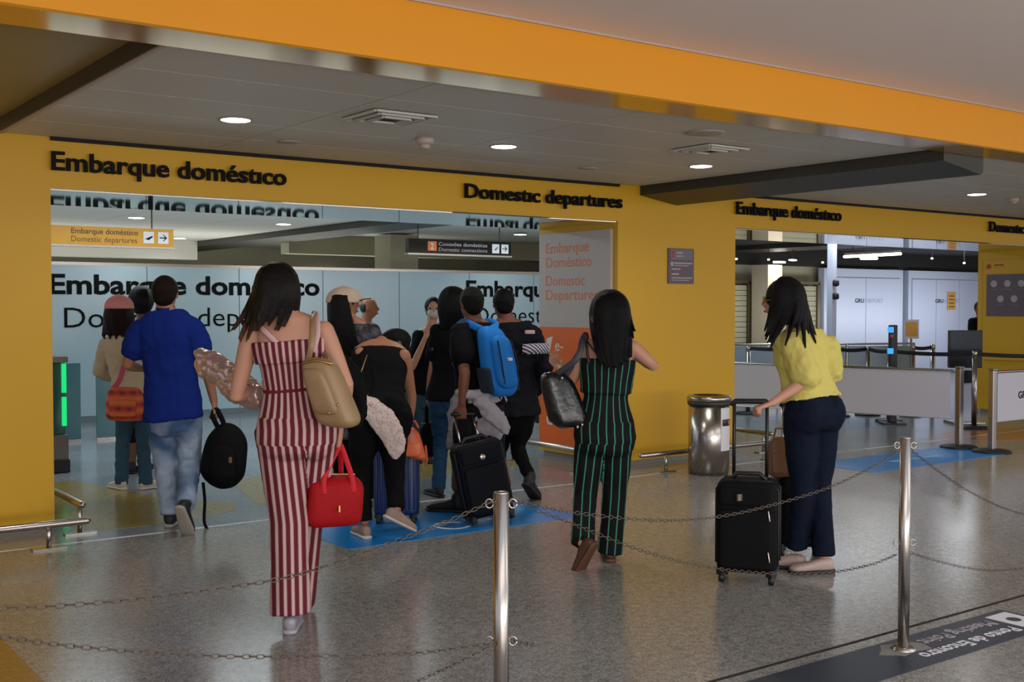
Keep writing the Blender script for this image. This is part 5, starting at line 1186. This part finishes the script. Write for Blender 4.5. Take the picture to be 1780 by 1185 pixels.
# ================================================================ bending woman
D = 7.35
N_ = Fig('person', 'woman in a black top bending forward over a blue suitcase', dict(
    hipL=(636, 722, .02), hipR=(680, 722, .06), neck=(662, 600, .36), shL=(628, 614, .26), shR=(702, 618, .28),
    elL=(640, 680, .46), wrL=(668, 705, .60), elR=(716, 690, .38), wrR=(711, 738, .42), hdR=(709, 756, .44),
    knL=(627, 825, .04), anL=(634, 905, .0), knR=(686, 825, .06), anR=(689, 885, -.08)), D, SK2, True, 1.0, wid=1.2)
N_.make_body(P(688, 607, D + .56), (CF * .5 - UP * .75 + CR * .25), .22, hands=(('L', .6), ('R', .9)), palm={'L': -UP, 'R': -CR}, thumb={'L': CR, 'R': CF}, voxel=.009, face=True)
M_BTOP = cloth('black_rib_top', '#0A0A0C', .85)
mb = MB(); N_.torso(mb, .10, .90, .014); N_.piece('tank_top', mb, M_BTOP, .009)
for k, x in (('L', 642), ('R', 694)): N_.strap([(x - 2, 640, .22), (x, 622, .25), (x + 2, 608, .33), (x + 3, 606, .40)], .012, M_BTOP)
mb = MB(); N_.torso(mb, -.26, .22, .012)
for k in 'LR':
    mb.ell(N_.J['hip' + k] - N_.fwd0 * .05 - UP * .02, N_.side0 * .10, N_.fwd0 * .10, UP * .12, 14, 8)
N_.leg(mb, 'L', 0, (.105, .095, .066, .058, .052)); N_.leg(mb, 'R', 0, (.105, .095, .068, .062, .058)); N_.piece('trousers', mb, cloth('black_legging', '#0A0A0D', .85), .009)
N_.long_hair(H_BLK, [(-.9 + 2.2 * i / 11, (664 + 46 * i / 11, 596 + 40 * (i / 11) ** 2, D + .42 + .01 * i)) for i in range(12)], .008, .022, 1.12)
lab(MB().ell(P(692, 600, D + .40), CR * .032, CF * .03, UP * .032, 12, 8).build('hair_clip', mat('dark_blue_clip', '#1A2030', .4), N_.t, True), 'dark round hair clip')
M_LACE = mat('cream_lace', '#B9A6A2', .9, 0, .25, 90, .5, 120); patt(M_LACE, ((.34, '#A8958F'), (.48, '#CDBDB8')), 70)
mb = MB(); pts = [((628, 684), .10, -.10), ((642, 700), .16, -.14), ((654, 725), .17, -.155), ((670, 750), .13, -.15), ((680, 775), .08, -.13), ((682, 798), .02, -.11)]
st = []
for (x, y), w, z in pts: st.append((P(x + 4, y, D + z), CR * w * .9 + UP * -w * .35, CF * .018))
mb.loft(st, 16); lab(N_.piece('lace_cardigan', mb, M_LACE, .007, 3, (.02, .05)), 'cream lace cardigan tied round the waist')
M_MESH = mat('gold_chain_strap', '#9A8350', .35, .8); N_.strap([(638, 617, .16), (630, 640, .0), (622, 664, -.08), (618, 672, -.10)], .004, M_MESH)
MB().soft(P(624, 682, D - .12), CR * .03, CF * .02, UP * .06, 3, 16, .02, 3).build('pouch', mat('yellow_pouch', '#A08A2C', .6), N_.t, True)
N_.shoes(mat('beige_slip_on', '#937C6C', .8), mat('white_sole', '#B8B4B0', .6), (CF * .8 - CR * .4, CF * .6 + CR * .8), names='slip_on', low=True, ln=.25, pitch=(0, .5))
# blue suitcase with the orange bag on top
b = P(690, 905, 7.9); M_SBL = mat('ribbed_blue_shell', '#142C62', .35, 0, .1, 10, .4, 1, .5)
t = thing('suitcase', (b.x, b.y, 0), 'ribbed blue hard shell suitcase behind the legs of the bending woman', 'suitcase', 'wheeled suitcases'); ux, uy = CR, UP.cross(CR)
ctr = Vector((b.x, b.y, .06 + .25)); MB().soft(ctr, ux * .155, CF * .11, UP * .25, 7, 36, .035, 4).build('shell', M_SBL, t, True, sub=1)
rb = None
for k in range(9):
    x = -.13 + k * .0325; p = ctr + ux * x - CF * .112
    if rb is None: rb = MB().tube([p - UP * .2, p + UP * .2], .007, 8).build('rib', M_SBL, t, True)
    else: inst(rb, 'rib', p, t)
for i in (-1, 1):
    for k in (-1, 1):
        o = MB().box(ctr + ux * i * .12 + CF * k * .08 - UP * .255, (.04, .04, .03)).build('caster_mount', M_RUB, t)
        p = Vector((ctr.x, ctr.y, .026)) + ux * i * .12 + CF * k * .08; MB().cyl(p - ux * .013, p + ux * .013, .026, 14).build('wheel', M_RUB, o, True)
MB().tube([ctr + UP * .25 - ux * .06, ctr + UP * .275 - ux * .04, ctr + UP * .275 + ux * .04, ctr + UP * .25 + ux * .06], .010, 8).build('carry_handle', M_RUB, t, True)
c = P(714, 768, 7.72); M_ORB = mat('orange_leather', '#B8501F', .4, 0, .12, 10, .2, 30)
t = thing('handbag', tuple(c - UP * .12), 'orange leather bag lying on the blue suitcase under the hand of the bending woman', 'handbag')
MB().soft(c, CR * .10 - UP * .03, CF * .065, UP * .11 - CR * .02, 3.0, 26, .05, 4, .72).build('bag_body', M_ORB, t, sub=1, disp=(.03, .06))
lab(MB().soft(c - CF * .055 - UP * .045, CR * .075, CF * .02, UP * .045, 3.5, 22, .02, 3).build('front_pocket', mat('bright_orange_leather', '#D9683A', .4), t, True), 'brighter orange flap pocket')
MB().tube([c + UP * .10 - CR * .05, c + UP * .14 - CR * .03, c + UP * .14 + CR * .03, c + UP * .10 + CR * .05], .008, 8).build('grip', M_ORB, t, True)
MB().tube([c + CR * .1 - UP * .03, c + CR * .11 - UP * .12, c + CR * .10 - UP * .16], .008, 8).build('tassel', M_ORB, t, True)

# ================================================================ man with the blue backpack
D = 8.15; fw = (CF * .75 - CR * .66).normalized(); sd = fw.cross(UP)
sl = P(800, 588, D - .05); hl = P(818, 700, D - .03)
M_ = Fig('person', 'man with a blue backpack and a grey sweater tied round his waist', dict(
    hipL=hl, hipR=hl + sd * .17, neck=(823, 560, .08), shL=sl, shR=sl + sd * .34, elL=(808, 650, -.20), wrL=(803, 700, -.20), hdL=(802, 718, -.19),
    elR=(845, 650, .3), wrR=(815, 680, .42), knL=(803, 785, -.06), anL=(793, 846, .12), knR=(862, 790, .14), anR=(880, 840, .0)), D, SK3, False, 1.0)
M_.make_body(P(818, 527, D + .06), -CR * .55 + CF * .8, .225, hands=(('L', 1.1), ('R', .5)), palm={'L': CF, 'R': -CR}, thumb={'L': -CR, 'R': UP}, voxel=.009, legs_r=1)
M_.short_hair(H_BLK)
M_TEE = cloth('black_tee', '#0A0B10', .9)
mb = MB(); M_.torso(mb, -.05, .99, .022, .012)
for k in 'LR': M_.arm(mb, k, .020, .25, .02)
M_.piece('t_shirt', mb, M_TEE, .010)
mb = MB(); M_.torso(mb, -.26, .08, .014)
for k in 'LR': M_.leg(mb, k, .018, None, .5)
M_.piece('shorts', mb, cloth('dark_grey_shorts', '#1A1B20', .9), .010)
M_GREY = cloth('grey_sweatshirt', '#A09CA4', .95, .06, 6, .3, 60)
mb = MB(); M_.torso(mb, -.02, .12, .034)
mb.loft([(P(x, y, D + z), CR * w, CF * d_) for x, y, w, d_, z in ((822, 678, .10, .11, .0), (824, 695, .17, .14, .02), (828, 720, .205, .15, .02), (830, 745, .215, .13, .02), (822, 768, .19, .11, .02), (815, 780, .15, .09, .02))], 20)
mb.loft([(P(x, y, D + z), CR * w + UP * -.03, CF * .03) for x, y, w, z in ((838, 684, .05, -.16), (850, 710, .11, -.18), (866, 735, .10, -.18), (876, 752, .035, -.17))], 14)
mb.tube([P(796, 682, D - .14), P(815, 686, D - .19), P(842, 682, D - .18), P(868, 680, D - .1)], .030, 10)
lab(M_.piece('tied_sweatshirt', mb, M_GREY, .010, 4, (.04, .07)), 'grey sweatshirt tied by its sleeves')
M_.shoes(mat('black_sport_shoe', '#08090B', .6), M_SOLB, (-CR * .95 + CF * .3, CF * .6), names='sneaker', ln=.29)
t = thing('backpack', tuple(P(862, 685, D - .2)), 'bright blue backpack worn by the man with the tied sweatshirt', 'backpack')
M_BB = cloth('bright_blue_nylon', '#1D6FBE', .6, .1, 8, .2, 60); M_BBD = cloth('dark_mesh', '#26303A', .8)
c = P(862, 628, D - .12); bk = (CR * .72 - CF * .62).normalized(); bs = bk.cross(UP).normalized(); bu = (UP * .98 - CR * .18).normalized()
MB().soft(c, bs * .15, bk * .085, bu * .255, 2.8, 28, .11, 5, .80).build('bag_body', M_BB, t, sub=1, disp=(.02, .1))
lab(MB().soft(c + bk * .075 + bu * .0, bs * .115, bk * .05, bu * .19, 2.8, 26, .08, 4, .8).build('front_pocket', M_BB, t, sub=1), 'blue front pocket')
for s_ in (-1, 1): lab(MB().soft(c + bs * s_ * .135 - bu * .13 - bk * .01, bs * .025, bk * .06, bu * .09, 3, 20, .02, 3).build('side_pocket', M_BBD, t, True), 'dark mesh side pocket')
for s_ in (-.7, .7): MB().tube([c + bk * .118 + bs * s_ * .1 + bu * .15, c + bk * .128 + bs * s_ * .12, c + bk * .11 + bs * s_ * .1 - bu * .15], .006, 6).build('zip', M_BBD, t, True)
lab(MB().box(c + bk * .132 + bu * .02, (.03, .03, .02)).build('badge', M_WHITE, t), 'small white mark')
up_ = Vector((0, 0, 1))
for base in (M_.J['shL'] + (M_.J['neck'] - M_.J['shL']) * .35, M_.J['shR'] + (M_.J['neck'] - M_.J['shR']) * .35):
    strap([c + (base - c) * .25 + bu * .17, base - fw * .08 + UP * .055, base + UP * .075 + fw * .02, base + fw * .11 + UP * .0, base + fw * .13 - UP * .16, base + fw * .05 - UP * .30, base - fw * .08 - UP * .36], .026, M_BB, 'strap', t, th=.006)
b = P(853, 888, 7.9)
t, ctr, ux, uy, uz = suitcase((b.x, b.y, 0), CR * .93 + CF * .30, .34, .22, .52, M_SC2, 'dark navy soft suitcase with a round silver badge of the man with the backpack', handle=0, lean=-CR * .20 + CF * -.05)
lab(MB().ell(ctr - uy * .135 + uz * .16 + ux * .0, ux * .022, uy * .006, uz * .022, 12, 5).build('badge', M_STEEL, t, True), 'round silver badge')
top = ctr + uz * .25; ga, gb = P(789, 720, D - .20), P(820, 719, D - .17)
for p, q_ in ((top - ux * .10, ga), (top + ux * .04, gb)): MB().cyl(p, q_, .009, 10).build('handle_tube', M_STEEL, t, True)
MB().tube([ga - CR * .01, ga + CR * .02, gb - CR * .01, gb + CR * .01], .014, 10).build('grip', M_RUB, t, True)

# ================================================================ man in the black jacket
D = 8.95
Q = Fig('person', 'man in a black jacket with a white checked stripe striding by the poster', dict(
    hipL=(872, 715), hipR=(910, 712, .04), neck=(880, 560), shL=(847, 580), shR=(922, 583, .02), elL=(850, 650, .1), wrL=(862, 690, .25), elR=(945, 640, .0), wrR=(925, 680, .12),
    knL=(866, 800, .2), anL=(858, 850, .35), knR=(900, 780, -.02), anR=(922, 832, -.22)), D, SK3, False, 1.02)
Q.make_body(P(874, 528, D), CF * .9 - CR * .35, .225, palm={'L': UP, 'R': -CR}, voxel=.010)
Q.short_hair(H_BLK)
M_JK = cloth('black_jacket', '#0B0C14', .7, .15, 10, .25, 50)
mb = MB(); Q.torso(mb, -.05, 1.0, .035, .02)
for k in 'LR': Q.arm(mb, k, .034, .95, .01)
Q.piece('jacket', mb, M_JK, .010, 4, (.03, .08))
M_CHK = bpy.data.materials.new('checked_band'); M_CHK.use_nodes = True; N = M_CHK.node_tree.nodes; L = M_CHK.node_tree.links; ck = N.new('ShaderNodeTexWave'); ck.inputs['Scale'].default_value = 22; ck.bands_direction = 'DIAGONAL'; tc = N.new('ShaderNodeTexCoord'); L.new(tc.outputs['Object'], ck.inputs[0])
rp = N.new('ShaderNodeValToRGB'); rp.color_ramp.interpolation = 'CONSTANT'; rp.color_ramp.elements[0].color = lin('#15151C'); rp.color_ramp.elements[1].position = .45; rp.color_ramp.elements[1].color = lin('#B5B2BC'); L.new(ck.outputs['Fac'], rp.inputs[0]); L.new(rp.outputs[0], N['Principled BSDF'].inputs['Base Color'])
sh, el = Q.J['shR'], Q.J['elR']; p = sh.lerp(el, .45); d_ = (el - sh).normalized()
st = []
for k in range(7):
    f_ = k / 6; pp = P(908 + 46 * f_, 607 - 2 * f_, D - .17 + .10 * f_ ** 2); st.append((pp, UP * .042, CF * .012))
lab(MB().loft(st, 8, 4).build('checked_band', M_CHK, Q.t, True), 'white checked band on the jacket sleeve')
lab(MB().soft(P(921, 577, D - .13), CR * .04, CF * .012, UP * .015, 3, 14, .008, 2).build('patch', mat('pale_red_patch', '#B59A9A', .6), Q.t, True), 'small pale patch')
jeans(Q, cloth('black_sweatpants', '#0A0A0D', .9), 'trousers', (.102, .09, .06, .052, .046))
Q.shoes(mat('black_trainer', '#08080A', .6), M_SOLB, (CF * .9 - CR * .2, CR * .35 + CF * .8), names='sneaker', ln=.28, pitch=(0, .6))

# ================================================================ woman with the camera
D = 8.95
R = Fig('person', 'black haired woman in a black shirt and blue jeans holding a small camera', dict(
    hipL=(768, 690), hipR=(798, 690, .03), neck=(784, 562), shL=(762, 582, .02), shR=(812, 582), elL=(752, 640, .0), wrL=(745, 680, .04), hdL=(744, 695, .04), elR=(806, 628, .12), wrR=(772, 612, .1), hdR=(760, 606, .08),
    knL=(766, 775, .05), anL=(762, 850, .0), knR=(797, 775, .1), anR=(797, 848, .1)), D, SK2, True, .97)
R.make_body(P(784, 530, D), CF * .75 - CR * .6, .225, hands=(('L', .4), ('R', .9)), palm={'L': CR, 'R': -UP}, thumb={'L': CF, 'R': -CF}, voxel=.010)
mb = MB(); R.torso(mb, -.03, .99, .024, .012)
for k in 'LR': R.arm(mb, k, .022, .25, .02)
R.piece('shirt', mb, M_TEE, .010)
jeans(R, cloth('blue_denim', '#24405E', .85, .2, 8), wide=(.10, .09, .062, .058, .056))
R.long_hair(H_BLK, [(-1.6 + 3.2 * i / 13, (768 + 36 * i / 13, 572, D - .09)) for i in range(14)], .009, .024, 1.18)
R.shoes(mat('dark_boot', '#15151A', .6), M_SOLB, (-CR * .5 + CF * .8, CF), names='shoe')
t = thing('camera', tuple(P(757, 612, D - .0)), 'small black camera in the hand before the woman with blue jeans', 'camera')
c = P(756, 608, D - .02); MB().soft(c, CR * .045, CF * .025, UP * .04, 5, 20, .01, 2).build('camera_body', M_RUB, t, True); MB().cyl(c - CR * .02, c - CR * .02 - CF * .05, .024, 16).build('lens', M_KIOSK, t, True)
MB().tube([c + UP * .04, c + UP * .09 - CR * .005], .010, 8).build('viewfinder', M_RUB, t, True)
t = thing('travel_bag', tuple(P(752, 790, D + .1)), 'black soft travel bag hanging between the orange bag and the grey sweatshirt', 'bag')
c = P(753, 763, D + .12); MB().soft(c, CR * .125, CF * .09, UP * .135, 3, 26, .06, 4, .85).build('bag_body', M_BP, t, sub=1, disp=(.03, .08))
strap([c + UP * .12 - CR * .05, P(742, 712, D + .06), P(746, 694, D + .05), P(750, 712, D + .06), c + UP * .12 + CR * .05], .014, M_BP, 'strap', t)
MB().tube([c + UP * .125 - CR * .09, c + UP * .13, c + UP * .125 + CR * .09], .004, 6).build('zip', M_STEEL, t, True)

# ================================================================ masked woman facing the camera, and the man beyond
D = 11.0
S = Fig('person', 'woman with a pale face mask facing the camera behind the group', dict(
    hipL=(750, 680), hipR=(722, 680), neck=(748, 575), shL=(776, 590), shR=(729, 590), elL=(780, 640), wrL=(775, 670, -.1), elR=(716, 640, -.15), wrR=(740, 585, -.30), hdR=(748, 566, -.26),
    knL=(750, 742), anL=(750, 790), knR=(727, 742), anR=(727, 790)), D, SK1, True, 1.0)
S.make_body(P(753, 537, D), -CF + CR * .1, .22, hands=(('L', .4), ('R', .5)), palm={'L': CR, 'R': CF}, thumb={'L': -CF, 'R': UP}, voxel=.011)
mb = MB(); S.torso(mb, -.05, .99, .022, .012)
for k in 'LR': S.arm(mb, k, .022, .25, .012)
S.piece('shirt', mb, M_TEE, .011)
jeans(S, cloth('teal_blue_trousers', '#2A4654', .85), 'trousers', (.1, .09, .062, .058, .056))
H = S.hh / 2; lab(MB().ell(S.hc + S.hf * H * .5 - S.hu * H * .36, S.hr * H * .55, S.hf * H * .42, S.hu * H * .42, 16, 8).build('face_mask', mat('pale_mask', '#B4B8B2', .8), S.t, True), 'pale face mask')
mb = S.cap_hair(MB(), 1.04, -.3); mb.build('hair', H_BLK, S.t, voxel=.008, it=2)
S.shoes(mat('black_flat', '#0E0E10', .6), M_SOLB, (-CF, -CF), names='shoe')
D = 12.0
T = Fig('person', 'balding man in dark clothes seen in profile beyond the beige cap', dict(
    hipL=(628, 660, -.05), hipR=(636, 660, .12), neck=(636, 562), shL=(626, 575, -.1), shR=(648, 575, .22), elL=(632, 625, -.1), wrL=(652, 640, -.1), elR=(655, 620, .2), wrR=(675, 640, .2),
    knL=(628, 725, -.05), anL=(622, 775, -.05), knR=(645, 725, .12), anR=(652, 775, .12)), D, SK2, False, .97)
T.make_body(P(642, 535, D), CR, .225, palm={'L': UP, 'R': UP}, voxel=.012)
mb = MB(); T.torso(mb, -.10, .99, .03, .02)
for k in 'LR': T.arm(mb, k, .03, .95, .01)
T.piece('jacket', mb, cloth('dark_olive_jacket', '#2A2E2C', .9), .012)
jeans(T, cloth('dark_trousers', '#15161A', .9), 'trousers')
H = T.hh / 2; MB().ell(T.hc + T.hu * H * .05 - T.hf * H * .38, T.hr * H * .73, T.hf * H * .55, T.hu * H * .6, 16, 8).build('hair', mat('grey_hair', '#2A2624', .7), T.t, voxel=.008)
T.shoes(mat('dark_shoe_far', '#101012', .6), M_SOLB, (CR, CR), names='shoe')
# attendant mostly hidden by the right pillar
D = 17.6
V = Fig('person', 'attendant in dark clothes mostly hidden behind the right pillar above the kiosk', dict(
    hipL=(1690, 610), hipR=(1710, 610), neck=(1702, 552), shL=(1690, 562), shR=(1718, 562), elL=(1688, 590), wrL=(1696, 600, -.15), elR=(1722, 590), wrR=(1715, 605, -.15),
    knL=(1694, 645), anL=(1694, 692), knR=(1710, 645), anR=(1710, 692)), D, SK3, True, .95)
V.make_body(P(1703, 536, D), -CR * .5 - CF, .22, palm={'L': UP, 'R': UP}, voxel=.014)
mb = MB(); V.torso(mb, -.1, .99, .02, .01)
for k in 'LR': V.arm(mb, k, .02, .9)
V.piece('shirt', mb, M_TEE, .013); jeans(V, cloth('attendant_trousers', '#101014', .9), 'trousers'); V.cap_hair(MB(), 1.05).build('hair', H_BLK, V.t, voxel=.01)
V.shoes(mat('attendant_shoe', '#0E0E10', .6), M_SOLB, (-CF, -CF), names='shoe')
